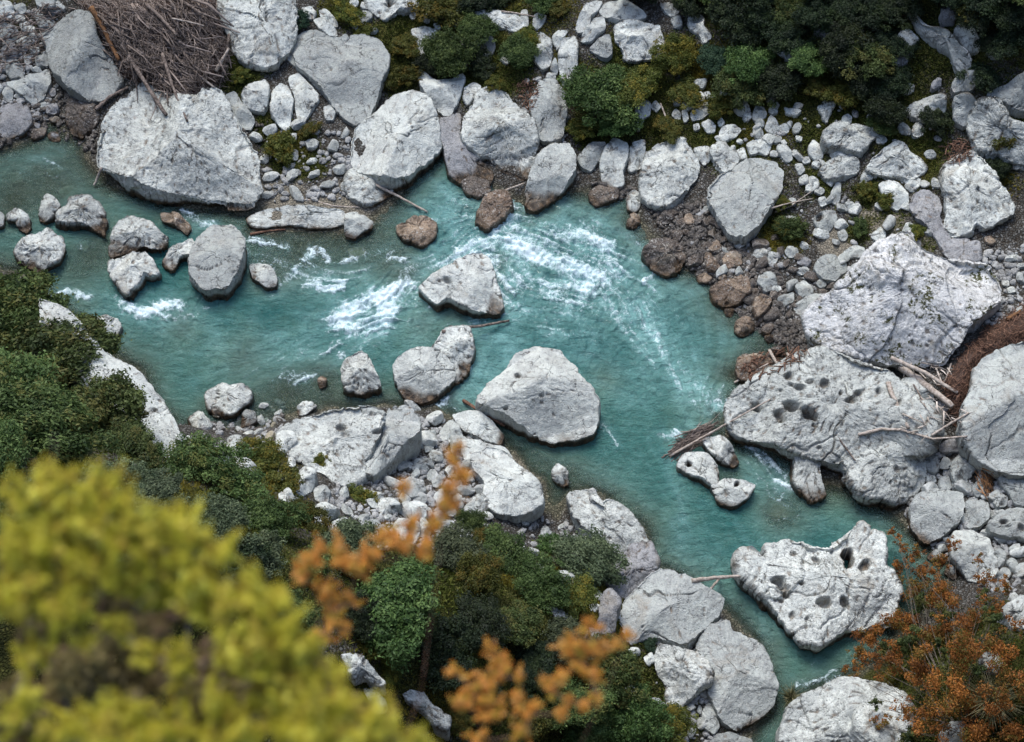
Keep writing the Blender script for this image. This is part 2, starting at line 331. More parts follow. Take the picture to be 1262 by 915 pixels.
def ground_material():
    m, t = mat_new('gravelly_ground'); N = NT(t); g = N.n('ShaderNodeNewGeometry'); P = g.outputs['Position']
    a = N.noise(P, .6, 6, .65); b_ = N.noise(P, 5, 6, .7); v1 = N.n('ShaderNodeTexVoronoi'); N.l(P, v1.inputs[0]); v1.inputs['Scale'].default_value = 7.
    v2 = N.voro(P, 9.); v3 = N.n('ShaderNodeTexVoronoi', feature='DISTANCE_TO_EDGE'); N.l(P, v3.inputs[0]); v3.inputs['Scale'].default_value = 7.
    sepr = N.n('ShaderNodeSeparateColor'); N.l(v1.outputs['Color'], sepr.inputs[0])
    soil = N.mix(b_, (.022, .018, .014), (.09, .075, .058))
    stone = N.mix(sepr.outputs[0], (.045, .045, .04), (.19, .19, .18))
    c = N.mix(N.math('MULTIPLY', N.ramp(v3.outputs[0], .02, .10), N.ramp(b_, .38, .5)), soil, stone)
    sand = N.mix(b_, (.17, .15, .115), (.30, .275, .22)); c = N.mix(N.ramp(N.math('ADD', N.attr('sand'), N.math('MULTIPLY', N.math('SUBTRACT', b_, .5), .8)), .3, .6), c, sand)
    mo_ = N.ramp(N.math('ADD', N.attr('moss'), N.math('MULTIPLY', N.math('SUBTRACT', b_, .5), 1.2)), .28, .55)
    mc = N.mix(N.ramp(a, .4, .6), (.02, .026, .007), (.065, .068, .016)); mc = N.mix(N.ramp(N.noise(P, 11, 4), .5, .7), mc, (.13, .12, .035))
    c = N.mix(mo_, c, mc)
    bed = N.attr('bed'); bc = N.mix(N.ramp(b_, .35, .65), (.055, .06, .04), (.24, .22, .15)); c = N.mix(bed, c, N.mix(N.ramp(v3.outputs[0], .0, .2), tuple((.10, .10, .07)), bc))
    b = N.n('ShaderNodeBsdfPrincipled'); N.l(c, b.inputs['Base Color']); b.inputs['Roughness'].default_value = .9; b.inputs['Specular IOR Level'].default_value = .15
    h = N.math('ADD', N.math('MULTIPLY', N.ramp(v3.outputs[0], 0, .2), .6), N.math('MULTIPLY', v2, .3)); h = N.math('ADD', h, N.math('MULTIPLY', b_, .5))
    N.l(N.bump(h, 1., .15), b.inputs['Normal']); o = N.n('ShaderNodeOutputMaterial'); N.l(b.outputs[0], o.inputs[0]); return m
def grid_faces(nx, ny, keep=None):
    i, j = np.meshgrid(np.arange(nx-1), np.arange(ny-1), indexing='ij')
    F = np.stack([i*ny+j, (i+1)*ny+j, (i+1)*ny+j+1, i*ny+j+1], -1).reshape(-1, 4)
    if keep is not None:
        k = keep.ravel(); F = F[k[F].any(axis=1)]
        used = np.zeros(nx*ny, bool); used[F] = True; idx = np.cumsum(used)-1
        return idx[F], used
    return F
zt = HH+.05*fbm(XX*2.2, YY*2.2, XX*0, 3, 61)*sst(-.5, .5, sd)
g = mesh_np('ground', np.stack([XX, YY, zt], -1).reshape(-1, 3), grid_faces(len(gx), len(gy)), ground_material(),
            attrs={'moss': MOS.ravel(), 'sand': sa.ravel(), 'bed': sst(.25, -.05, HH).ravel()})
tag(g, kind='structure')

# ------------------------------------------------------------------ traced boulders
# name | material | label | group | height factor | holes "x,y,r;..." in photo px | outlines (tile: points), '+' between outlines
ROCKS = '''
boulder|s|largest pale boulder of the upper left bank, cracked, under the driftwood pile's foot||.42||P:117,205 121,165 136,132 165,112 178,100 205,118 232,140 246,132 256,112 275,118 295,150 313,175 323,205 327,238 312,258 280,256 240,251 200,245 160,233 130,212
boulder|g|smooth grey boulder left of the brown driftwood pile, its top edge crumbled white||.5||A1:195,160 260,120 330,100 430,85 470,120 475,190 520,260 600,390 560,460 480,500 400,480 330,450 260,360 240,280
boulder|g|dark grey boulder pointing down to the dark pool at upper left||.5||A1:20,400 90,395 150,380 240,335 250,400 220,480 170,508 110,485
stone|g|oval grey stone resting on top of the dark grey pointed boulder at upper left||.5||A1:30,292 80,288 125,340 120,390 60,395 28,360
boulder|w|rough damp boulder wedged between two bigger boulders where the upper left pool begins||.55||A1:330,490 400,480 480,520 478,600 440,640 400,680 345,650 316,580
stone|p|white angular stone against the left edge of the driftwood pile at the top||.5||A1:215,0 280,5 325,45 290,60 250,45
stone|g|grey stone above the crumbled top of the smooth grey boulder||.4||A1:170,80 230,70 270,110 260,140 190,140
stone|s||small stones on the upper left bank|.5||A1:75,190 130,175 155,200 130,235 85,225
stone|p||small stones on the upper left bank|.5||A1:145,230 190,225 195,260 150,260
stone|p||small stones on the upper left bank|.5||A1:115,268 150,270 155,310 120,315
stone|g||small stones on the upper left bank|.5||A1:165,280 230,260 240,320 180,335
stone|p||small stones on the upper left bank|.4||A1:60,75 120,75 125,105 70,105
boulder|s|tall pale slab at the top edge, right of the driftwood pile||.38||P:268,-12 365,-12 368,25 358,62 342,80 318,84 300,75 285,55 274,30
stone|p|short pale stone, left one of three standing side by side above the olive moss||.6||P:298,118 310,103 327,97 333,110 332,132 325,141 302,137
stone|p|narrow upright pale stone, middle one of three above the olive moss||.6||A2:100,440 140,400 180,420 205,500 190,600 175,645 140,620 95,560
stone|p|wedge-shaped pale stone tucked under the left edge of the flat triangular boulder||.5||A2:175,380 225,350 270,400 325,460 325,490 290,550 250,605 220,580 210,500
stone|g|grey forked stone between the large pale upper left boulder and the three standing stones||.5||A1:1090,470 1140,440 1175,500 1245,590 1220,635 1160,630 1120,560
stone|p|small pale stone below the wedge-shaped stone, at the edge of the moss||.5||A2:345,520 390,510 410,550 400,590 360,590
boulder|g|flat triangular boulder with a worn white rim, pointing down, near the top left centre||.40||A2:210,280 240,230 340,190 480,175 560,165 620,185 670,280 660,320 620,450 570,590 500,612 430,560 370,480 250,370 215,330
boulder|g|grey slab half hidden behind the upper left corner of the flat triangular boulder||.35||A2:165,280 190,220 250,150 320,160 400,185 340,250 240,300 215,330
stone|p|leaning pale slat stone above the flat triangular boulder, lower one of two||.5||A2:295,95 340,85 415,150 420,180 380,185 330,140
stone|p|leaning pale slat stone above the flat triangular boulder, upper one of two||.5||A2:325,50 360,45 420,110 420,135 380,130 335,85
stone|s|rough pale stone beside the small dark shrub right of the tall pale slab||.4||A2:240,40 290,30 320,60 300,95 250,95
stone|p|thin pale stone lying on the top edge of the flat triangular boulder||.5||A2:485,130 550,120 620,140 600,165 520,165
stone|g|round grey stone under the jagged slab at the top edge||.5||A2:505,80 540,50 580,60 590,90 540,120 500,105
boulder|s|jagged pale slab at the top edge with dark holes in it||.35|480,4,5;510,12,3;468,15,3|A2:555,-40 940,-40 935,0 820,50 740,65 650,105 600,75 570,40
boulder|s|pale broken boulder leaning behind the bright green shrub at the top||.4||A2:770,150 820,125 900,140 900,180 850,200 840,290 800,240
boulder|p|wide smooth grey-white boulder left of the turquoise inlet||.45||P:434,170 437,156 470,138 485,124 515,120 533,129 541,145 541,165 545,183 530,200 508,222 485,234 465,230 440,214 430,200
boulder|p|vee-shaped pale boulder notched at its top, under the bright green shrub||.5||A2:805,365 840,345 900,405 960,390 1030,350 1045,380 1020,440 1000,510 965,572 920,555 860,500 820,430
boulder|s|rough pale boulder with a crack, sloping below the wide smooth grey-white boulder||.4||P:430,210 452,206 476,226 486,238 468,250 448,254 430,246 426,230
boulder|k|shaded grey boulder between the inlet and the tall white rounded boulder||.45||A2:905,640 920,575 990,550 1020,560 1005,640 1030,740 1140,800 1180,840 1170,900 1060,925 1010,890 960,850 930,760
boulder|s|tall white rounded boulder with a rust mark, in the middle of the upper bank||.48||P:568,162 575,140 590,115 605,108 622,111 632,125 648,140 660,160 662,190 655,226 640,222 620,212 600,198 580,190 569,180
stone|s|rough stone behind the top left of the tall white rounded boulder||.4||A2:1030,430 1080,400 1120,420 1080,490 1050,520 1030,480
boulder|s|long white slab half overgrown at the top, above the two green shrubs||.3||P:580,13 610,16 640,20 650,32 636,40 605,34 588,26
stone|g|grey stone between the two green shrubs at the top||.5||A2:1090,160 1165,155 1190,230 1165,275 1110,220
stone|p||row of small white stones at the top|.5||A3:0,75 30,65 45,90 40,130 0,135
stone|p||row of small white stones at the top|.5||A3:50,80 80,80 75,120 50,130
stone|p||row of small white stones at the top|.5||A3:85,50 120,45 125,140 85,120
stone|p|white stone at the right end of the small white row at the top||.5||A3:150,70 180,60 215,80 190,130 160,150 140,130
boulder|s|speckled boulder at the right edge of the olive shrub, left of two white pillars||.45||A3:120,160 190,155 230,190 240,240 235,320 190,345 150,290 155,210
stone|p|small white triangular block wedged between the speckled boulder and the white pillar||.5||A3:235,190 270,145 320,150 290,190 262,248
boulder|p|tall white pillar-like boulder left of the brightest big shrub||.55||A3:285,190 350,175 365,230 360,380 320,405 275,380 270,260
stone|g|small stone wedged below the white pillar-like boulder||.5||A3:225,335 255,270 270,340 260,370
boulder|p|smooth pale slab leaning steeply at the top centre, with one cracked side||.4||A3:350,150 360,100 400,20 440,5 485,5 470,40 430,90 420,140 370,165
boulder|p|flat white lens-shaped boulder at the top, capping the stack of blocks||.45||A3:460,60 510,10 600,15 680,50 700,85 640,105 560,110 500,95
stone|p|small pale block between the leaning slab and the dark triangular gap||.5||A3:375,205 385,165 440,90 490,80 500,140 430,210
boulder|g|grey wedge block under the dark triangular gap at the top||.5||A3:410,240 490,170 520,170 535,270 510,290 470,285
boulder|s|layered white block split by cracks and moss at the top centre||.5||A3:530,130 620,105 700,120 760,120 770,180 790,260 750,285 660,300 600,290 565,240 540,200
stone|p|pale stone half under shrubs, right of the lens-shaped boulder||.5||A3:760,10 830,20 860,60 820,85 780,60
stone|s|rough stone below the pale stone half under shrubs||.5||A3:815,90 860,75 875,130 830,145
boulder|s|cracked white outcrop on the dark wooded slope, nearest its left end||.5||A3:895,90 950,60 980,90 970,140 1020,180 980,215 950,180 910,140
boulder|g|square grey pitted boulder between the tall white boulder and the brightest big shrub||.45||A3:130,520 180,400 250,385 300,450 310,560 290,680 180,692 150,600
boulder|g|grey boulder with a dark wet foot, standing in the water below the square grey boulder||.5||P:665,195 683,180 703,180 710,198 711,215 695,238 668,258 655,262 648,255 648,235 655,212
stone|g|smooth grey stone under the left end of the brightest big shrub||.55||A3:360,780 430,690 500,690 490,750 430,840 380,825
boulder|p|pale block-shaped boulder at the waterline below the brightest big shrub||.5||A3:470,800 500,720 540,680 610,710 605,790 580,850 590,905 530,925 480,890
stone|s|stained stone between the block-shaped boulder and the wide cracked riverside boulder||.5||A3:612,740 630,690 690,680 695,750 670,820 612,840
boulder|s|wide riverside boulder with ochre lichen streaks, right of the block-shaped boulder||.45||P:790,228 795,198 804,180 825,171 843,173 857,190 863,210 857,228 843,245 822,258 802,252 792,242
stone|p|pale stone on the left side of the round olive moss patch||.5||A3:640,530 670,490 720,510 715,560 680,590 660,640 640,620
stone|p||small pale stones around the olive moss patch|.5||A3:715,520 740,485 770,520 745,550
stone|p||small pale stones around the olive moss patch|.5||A3:820,470 860,460 865,510 830,515
stone|p||small pale stones around the olive moss patch|.5||A3:870,480 920,475 930,520 900,540 870,530
stone|p||small pale stones around the olive moss patch|.5||A3:865,540 890,530 905,580 880,600
stone|p|pale wedge stone, largest of the stones right of the olive moss patch||.5||A3:905,560 940,510 990,490 1015,540 970,580 920,592
stone|p|pale stone just below the pale wedge stone right of the moss patch||.5||A3:960,600 1000,580 1035,610 1030,645 990,648
stone|p||small pale stones around the olive moss patch|.5||A3:920,610 950,600 960,630 930,640
stone|p||small pale stones around the olive moss patch|.5||A3:970,450 1000,445 1025,480 1000,490
stone|p||small pale stones around the olive moss patch|.5||A3:1040,600 1060,570 1080,600 1060,620
boulder|p|small flat-topped boulder above the round white boulder on the slope||.5||A3:1045,660 1060,620 1120,605 1165,630 1130,670 1060,700
boulder|s|round white boulder behind the big grey egg-like bank boulder||.5||A3:1000,740 1020,700 1070,700 1120,740 1155,790 1120,835 1070,845 1020,790
stone|p|angular white stone between the round white boulder and the gravel slope||.5||A3:1120,740 1170,715 1190,780 1150,785
stone|p|upper one of two angular white stones beside the round white boulder||.5||A3:1180,700 1220,680 1250,710 1240,750 1200,760
stone|s|tilted pale stone half sunk in the olive turf below the dark slope||.4||A3:1115,490 1160,465 1200,520 1210,570 1185,595 1150,540
stone|s|rough stone right of the ochre-streaked riverside boulder||.5||A3:920,720 1000,710 1010,780 980,810 950,780
stone|s|pale broken stone in the olive turf below the blue-green round shrub||.4||A3:925,390 990,385 980,430 930,430
boulder|g|big rounded grey bank boulder with concentric cracks above the dark wet cobbles||.5||P:871,234 888,215 913,201 933,195 955,200 966,213 963,238 948,265 936,285 918,300 900,294 885,277 874,255
cliff_ledge|g|thin pale ledge curving down from the upper right corner over a dark hollow||.5||A4:690,10 740,90 780,170 860,235 915,262 945,325 990,345 1020,290 985,225 910,175 830,140 780,110 745,50
boulder|g|rounded grey block at the foot of the pale curving ledge||.6||A4:920,400 960,335 1040,340 1060,390 1010,430 930,435
boulder|g|small grey block under the rounded block of the ledge||.5||A4:930,450 1000,445 1060,500 990,600 930,570
boulder|s|long grey slab dipping to the right edge below the ledge||.42||A4:1000,570 1030,500 1140,480 1170,600 1330,600 1330,780 1190,760 1060,710 1010,640
boulder|g|grey overhanging slab at the right edge above the long dipping slab||.45||A4:1080,440 1180,400 1262,350 1330,330 1330,540 1200,528 1130,480
boulder|g|low grey boulder poking out of the dark turf left of the ledge blocks||.4||A4:705,515 740,480 800,460 890,450 900,520 850,575 780,570 720,545
stone|s|narrow broken stone in the dark woods of the slope, left of the ledge||.4||A4:620,400 630,350 665,305 650,380
boulder|s|cluster-like cracked white rock in the dark woods above the bright shrub||.4||A4:95,230 150,200 210,190 240,220 180,240 170,290 140,280
stone|g|grey pebble-shaped stone alone on the turf below the blue-green shrub||.5||A4:45,450 65,405 100,400 115,430 90,480 60,480
stone|s|speckled stone at the left end of the pebble-strewn turf||.5||A4:45,600 60,560 75,535 100,560 120,600 100,630 60,625
stone|s|forked white stone sunk in turf above the broad rough boulder||.4||A4:290,500 350,475 385,485 350,540 340,580 320,560
stone|s|small broken white stone in ochre turf||.4||A4:135,500 180,510 225,520 190,545 145,540
boulder|s|broad rough pale boulder, upper one of two flat ones on the right slope||.5||A4:310,640 370,600 470,585 560,600 590,625 540,680 490,735 400,720 320,690
boulder|s|flat oval boulder directly below the broad rough pale boulder||.5||A4:300,800 350,750 440,740 485,760 490,810 420,840 340,850
boulder|s|pitted pale boulder with a vertical seam, right of the flat oval boulder||.5||A4:525,790 550,740 610,690 690,680 760,740 805,800 740,845 640,830 560,820
stone|p|smooth white kite-shaped stone left of the broad rough boulder||.5||A4:250,690 275,650 320,700 320,740 290,760 255,730
stone|p|leaning white block left of the kite-shaped stone||.5||A4:100,690 140,670 175,710 180,750 150,765 115,730
stone|p||small pale stones on the right slope|.5||A4:190,635 225,640 220,665 195,660
stone|p|pale split stone at the top right of the big rounded grey boulder||.5||A4:0,650 40,650 80,690 60,730 10,720
stone|p||small pale stones on the right slope|.5||A4:215,740 250,730 265,760 230,770
stone|p||small pale stones on the right slope|.5||A4:185,770 220,765 240,800 210,825
stone|p||small pale stones on the right slope|.5||A4:235,840 270,830 305,850 300,890 240,895
boulder|s|heart-shaped pale boulder with a vertical cleft near the right edge||.5||P:1163,225 1165,205 1180,193 1195,187 1210,192 1222,208 1240,235 1250,255 1247,268 1230,278 1215,286 1203,279 1192,290 1178,295 1160,284 1167,262 1163,245
stone|p|many-sided pale stone at the upper end of the sandy patch||.5||B4:580,30 620,5 680,20 720,80 720,120 665,155 620,130 600,80
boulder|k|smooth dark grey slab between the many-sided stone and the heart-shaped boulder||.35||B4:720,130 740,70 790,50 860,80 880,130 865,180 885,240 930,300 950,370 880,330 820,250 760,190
stone|p||small pale stones on the right slope|.5||B4:690,0 780,0 770,45 720,40
stone|g|narrow standing stone beside the yellowish shrub on the right slope||.5||B4:355,70 385,15 405,20 400,100 385,130 355,110
stone|p|white block at the upper left of the narrow standing stone||.5||B4:235,60 240,0 300,0 300,50 260,70
stone|p||small pale stones on the right slope|.5||B4:295,95 330,85 345,120 310,135
stone|s||small pale stones on the right slope|.5||B4:415,120 460,105 480,135 450,160 420,150
stone|g|grey stone with a round hollow, right of the green tuft of grass||.5|1010,268,5|B4:275,180 320,150 380,150 390,190 350,250 300,245 275,210
stone|g||small grey stones below the sandy patch|.5||B4:385,250 420,240 440,270 425,295 400,290
stone|g|flat dark grey stone left of the peak of the giant boulder||.5||B4:410,345 470,310 520,325 510,370 440,375
stone|s|rough pale stone between the small shrub and the sandy patch||.5||B4:540,270 590,225 615,250 610,290 560,295
boulder|g|round grey boulder close to the upper left edge of the giant boulder||.5||B4:275,420 300,375 370,360 430,390 435,440 380,490 320,480
stone|g||small grey stones below the sandy patch|.5||B4:595,330 620,305 660,310 640,350 605,350
stone|g||small grey stones below the sandy patch|.5||B4:545,330 580,320 590,355 555,365
stone|g||small grey stones below the sandy patch|.5||B4:450,410 500,385 530,395 470,440 440,450
boulder|m|giant pale boulder with mossy cracks and a peaked top, largest rock of the right bank||.58|1117,302,-24;1085,335,-30|P:991,390 1005,375 1030,362 1044,345 1062,325 1080,315 1096,308 1108,289 1121,287 1129,301 1140,312 1165,317 1195,320 1217,325 1231,340 1234,358 1232,380 1215,402 1193,417 1176,440 1160,458 1120,458 1082,450 1047,438 1012,426 998,414 993,405
boulder|g|grey angular stone peeping out under the left side of the giant boulder||.4||B4:180,600 260,545 340,540 290,600 240,660 195,650
boulder|k|flat grey slab at the upper right shoulder of the giant boulder||.25||B4:880,300 940,285 1050,300 1060,350 1060,400 940,395 880,350
stone|p||small stones at the right edge|.5||B4:1155,480 1190,475 1195,505 1160,505
stone|s||small stones at the right edge|.5||B4:1180,515 1210,505 1225,535 1190,540
stone|r|small orange-stained stone right of the heart-shaped boulder||.5||B4:1075,275 1110,270 1130,300 1105,315 1080,300
boulder|g|huge smooth grey boulder cut by the right edge, below the brown needle heap||.42||P:1200,458 1213,440 1238,428 1262,420 1320,420 1340,500 1310,570 1262,588 1228,582 1206,568 1190,552 1186,530 1191,500 1198,480
boulder|s|pale water-sculpted boulder riddled with potholes, jutting over the river with two stubby feet||.36|960,510,7;975,500,9;964,517,5;997,509,9;1003,524,3;972,463,5;985,477,5;1016,472,6;999,470,4;975,474,3;1049,493,6;1036,484,3;1108,496,4;1058,484,5;1083,482,4;962,481,2;1105,578,4;932,502,6|P:893,500 905,484 940,463 975,447 1010,441 1040,446 1065,455 1092,468 1108,485 1130,505 1146,530 1140,560 1110,582 1060,584 1015,578 985,566 950,552 925,545 905,535 894,520+P:978,525 1014,525 1010,590 1019,613 1000,618 984,607 976,592+P:1040,545 1090,535 1136,545 1141,595 1125,613 1095,618 1062,620 1045,605 1038,585
boulder|p|smooth white egg-shaped stone perched on the pothole boulder under bleached logs||.6||C4:650,140 700,100 770,110 840,180 845,220 780,270 720,240 670,200
boulder|p|round white lump with one pothole, over the notch of the pothole boulder||.55|1026,545,5|C4:290,430 340,360 390,370 465,465 390,490 330,515 295,470
boulder|p|flat white cap stone on the lower edge of the pothole boulder||.5|1083,543,3|C4:450,380 560,345 700,350 725,420 680,470 560,500 470,470
boulder|k|small dark stone right of the egg-shaped stone||.5||C4:835,230 870,205 910,240 900,290 840,280
boulder|g|rounded grey boulder at the waterline right of the pothole boulder||.5||C4:720,700 760,650 850,635 970,640 985,700 960,790 880,850 800,880 740,820
stone|g|grey stone right of the rounded grey waterline boulder||.5||C4:980,680 1040,665 1090,690 1100,760 1050,812 990,800
stone|p|small white cube-like stone beside the orange twigs at the right||.6||C4:1085,650 1140,615 1190,660 1180,700 1130,715
boulder|g|broad grey boulder with a round hole, at the right edge below the cube-like stone||.45|1237,643,4;1259,650,4|C4:1085,790 1150,730 1230,710 1320,715 1320,870 1150,850 1100,820
boulder|p|pale boulder with holes, above the orange bush||.5|1233,684,6|E2:230,730 245,700 300,695 345,725 380,790 385,830 340,860 280,855 235,800
boulder|g|grey stepped slab under the huge boulder at the right edge||.4||C4:1135,545 1200,570 1320,590 1320,705 1220,700 1190,640 1150,600
stone|k|dark grey block above the stone jumble right of the pothole boulder||.5||C4:860,420 900,390 970,390 970,440 900,455 870,450
stone|g|grey pointed stone in the jumble under the huge boulder||.5||C4:915,500 970,450 1030,480 1040,520 1000,590 940,625 915,570
stone|g||grey stones in the jumble right of the pothole boulder|.5||C4:860,570 910,560 925,610 900,640 860,620
stone|g||grey stones in the jumble right of the pothole boulder|.5||C4:790,480 850,460 870,520 850,560 800,540
stone|g||grey stones in the jumble right of the pothole boulder|.5||C4:1010,610 1060,570 1090,640 1040,665
stone|g||grey stones in the jumble right of the pothole boulder|.4||C4:760,380 850,390 860,450 800,480 760,450
stone|g||grey stones in the jumble right of the pothole boulder|.5||E2:360,760 385,755 410,770 405,795 375,795
boulder|p|pale boulder with small dark holes at the right edge behind the orange bush||.5|1252,763,3;1246,757,2|D4:1155,290 1190,260 1262,235 1320,230 1320,400 1190,388
stone|s|broken pale stone inside the orange bush at lower right||.5||D4:1060,510 1120,490 1170,530 1140,600 1080,580
boulder|s|large rough boulder at the bottom edge, in front of the orange bush||.4||P:958,940 964,895 973,872 990,860 1040,842 1075,838 1105,850 1122,880 1115,945 1040,960
stone|s|pale stone at the bottom edge beside the straw-coloured grass||.5||D4:880,860 920,820 980,830 985,930 870,930
boulder|s|white island boulder full of holes, standing in the channel at lower right||.36|1043,684,8,1;1046,693,7,1;960,716,8;966,724,6;969,732,5;1016,742,8;978,683,3;989,694,3;1040,741,6;1066,697,7;988,719,3;976,759,4;1005,690,4;956,740,2;963,741,3;995,762,3|P:911,686 922,677 934,694 948,700 944,672 965,665 990,667 1000,672 1015,675 1040,660 1060,646 1071,654 1088,660 1090,682 1088,700 1100,705 1107,725 1105,752 1103,771 1080,776 1065,780 1040,782 1020,795 1005,802 990,795 975,778 955,752 935,725 915,703
stone|p|rounded white cobble lying on top of the holed island boulder||.6||D4:415,270 440,235 480,230 545,265 520,295 450,308 415,300
boulder|p|saddle-shaped pale rock in midstream, with two small potholes and a dark wet tip||.42|849,572,4;908,596,4|C3:808,512 850,450 950,445 1010,500 1015,580 990,625 940,590 870,550+C3:970,600 1050,575 1120,575 1192,600 1150,670 1080,712 1005,690
stone|p|white wedge stone leaning between the driftwood tangle and the side channel||.6||C3:930,385 1010,365 1080,430 1112,500 1085,522 1000,490
boulder|p|big pale boulder alone in midstream, its top faceted, centre of the picture||.48|623,503,3;668,487,3;638,463,3|P:588,500 600,480 620,460 638,434 665,429 690,432 705,450 722,473 733,485 740,502 737,520 732,537 705,543 678,547 660,540 640,528 615,515 594,508
stone|s|small upright white stone in the shallows below the big midstream boulder||.6||C3:225,545 255,495 300,535 310,600 280,612 235,580
boulder|p|grey-white boulder on the near bank, below the two oval stones||.42||P:578,565 600,550 625,555 645,580 668,605 671,625 655,638 635,643 612,638 595,622 598,600 582,585
boulder|p|rough flat rock behind the grey-white near-bank boulder||.3||E3:380,290 440,290 520,300 640,320 690,380 690,430 640,420 560,400 490,430 420,410
boulder|s|long pale bank rock with a square white corner, at the bend of the near bank||.42||P:700,608 727,604 731,610 727,622 755,621 768,628 778,642 793,658 800,678 795,705 775,700 745,672 715,650 703,630
boulder|s|oval layered boulder in the pool, leftmost of the river boulders||.48||B1:75,350 140,280 240,250 300,290 322,350 290,410 200,470 130,430 90,400
boulder|s|blocky boulder with a dark undercut, above the oval layered boulder||.5||B1:275,170 340,110 430,80 490,130 522,210 510,285 480,265 430,235 340,230 280,220
stone|s|upright rough stone touching the blocky boulder on its left||.55||B1:190,160 220,75 270,90 295,130 270,190 220,220 185,210
stone|s|white stone with a hollow at its left, near the left edge of the pool||.5||B1:30,180 80,145 140,180 155,240 130,270 90,250 80,210 35,205
stone|g|stone cut by the left edge of the picture in the pool||.5||B1:-30,160 0,160 25,180 20,240 -30,250
boulder|s|rounded rough boulder, upper half of the split pair in the left river||.5||B1:530,330 550,260 580,200 640,185 720,210 770,260 820,300 800,350 740,360 690,350 620,365 535,395
boulder|s|jagged boulder with a bite out of its lower right, lower half of the split pair||.5||B1:527,410 620,368 700,355 740,390 780,462 735,485 705,475 690,510 645,560 625,582 595,560 560,500 530,450
boulder|r|brown wet stone with white patches, above the egg-shaped river boulder||.4||B1:775,170 850,160 900,200 935,240 910,280 860,240 790,210
stone|s|narrow rough stone between the split pair and the egg-shaped boulder||.55||B1:790,410 830,350 930,290 950,320 930,380 880,390 840,450 800,430
boulder|g|tall egg-shaped grey boulder standing in the left river||.5||B1:920,420 960,300 1020,240 1080,220 1150,240 1195,300 1195,390 1170,480 1110,570 1000,580 930,520
stone|p|small pale stone in the shallows right of the egg-shaped boulder||.5||P:306,328 320,324 336,331 343,345 341,356 328,358 312,345
boulder|s|white speckled rock beside the tree edge on the left bank||.4||B1:430,690 570,675 597,720 525,830 450,790
rock_slab|p|long smooth pale slab sloping into the river on the left bank||.10|190,505,3|P:46,364 65,372 84,388 104,410 130,434 145,440 170,458 200,488 213,512 222,542 205,575 165,560 130,515 90,460 52,410
rock_slab|p|sandy pale shelf along the far shore below the cobbles||.15||B2:-20,200 60,150 210,135 450,150 470,210 400,240 300,245 200,230 60,240 0,230
boulder|p|smooth rounded stone at the right end of the sandy shelf||.5||B2:450,180 500,165 590,210 590,240 500,295 455,280
boulder|r|rusty brown mottled rock at the water surface, right of the sandy shelf||.3||B2:700,230 760,200 830,180 900,210 890,280 850,330 750,310 710,270
boulder|r|round rusty boulder at the mouth of the inlet beside the rapids||.5||P:587,262 597,246 612,238 625,238 633,255 620,272 600,283 588,275
boulder|p|pale curved boulder like a bent arch, in the middle of the rapids||.5|551,345,4;541,346,2|P:517,355 530,345 555,332 575,320 592,314 605,320 610,345 622,375 615,388 590,390 568,382 552,372 538,380 526,368
stone|u|submerged pale stone in the riffle left of the rapids||.3||B2:460,345 540,330 560,370 490,392
boulder|p|smooth pale boulder in midstream, left one of the leaning pair below the arch-like boulder||.45||P:482,452 498,437 520,431 543,434 562,452 560,470 542,490 520,498 500,492 488,475
boulder|s|rough pale boulder, right one of the leaning pair below the arch-like boulder||.5||P:545,410 580,405 585,430 578,460 563,474 548,455 530,436
stone|s|white conical stone in the shallows left of the leaning pair||.6||P:422,455 430,440 445,431 455,440 467,468 472,482 440,487 425,480
boulder|s|flat white stone with a rusty edge, alone in the lower left river||.4||P:252,485 270,475 300,475 310,480 308,495 290,512 270,514 256,502
boulder|s|broad pitted slab of the near bank left of the smooth grey boulder||.12|420,527,5;425,535,4;465,532,5|P:338,535 360,520 400,506 430,498 460,500 478,510 468,540 450,570 447,592 420,600 390,580 360,565 342,560
boulder|g|smooth light grey boulder on the near bank, largest one left of the orange twigs||.55|465,527,3;463,546,2|C2:503,470 515,410 540,380 600,350 620,290 650,240 700,232 755,238 800,300 795,370 750,430 690,500 610,580 560,592 510,540
stone|p|small round grey-white stone beside the lying oval stone, under the orange twig tip||.55||C2:880,350 930,300 970,320 1000,390 940,408 890,395
boulder|p|lying oval stone with a stick across its top, on the near bank||.5||C2:940,270 1030,255 1120,300 1192,370 1170,415 1100,410 1010,370 960,310
stone|s|pale knobbly stone at the river edge above the broad pitted slab||.5||C2:210,240 250,200 310,230 270,270 220,278
stone|p|pale rounded stone at the left corner of the broad pitted slab||.5||C2:115,370 150,345 200,350 220,400 180,450 120,455
stone|g|pale stone among the twigs, half hidden by the orange leaves||.5||C2:480,790 580,765 650,830 600,870 500,860
stone|p|pale stone behind the orange leaves, left of the small green shrub||.5||C2:700,690 770,670 830,700 820,760 740,770
boulder|s|pale rocks showing between the green shrubs right of the orange leaves||.4||C2:920,790 1000,810 1045,880 990,915 940,850
stone|s|small pale block left of the grey-white near-bank boulder||.5||C2:1040,660 1090,645 1130,700 1090,757 1042,712
boulder|g|big smooth slab with a straight river edge, lower end of the near bank||.38||P:760,758 772,738 790,722 800,712 815,703 845,715 870,728 893,738 892,752 876,772 855,795 840,803 820,795 795,790 775,797
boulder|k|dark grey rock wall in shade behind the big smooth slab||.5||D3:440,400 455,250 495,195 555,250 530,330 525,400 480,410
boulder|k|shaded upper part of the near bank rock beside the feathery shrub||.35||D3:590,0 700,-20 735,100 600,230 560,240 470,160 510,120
boulder|s|rounded white knob with grass tufts, under the big smooth slab||.5||D3:700,510 740,460 840,490 930,490 970,570 960,650 900,700 820,760 780,750 760,650 715,590
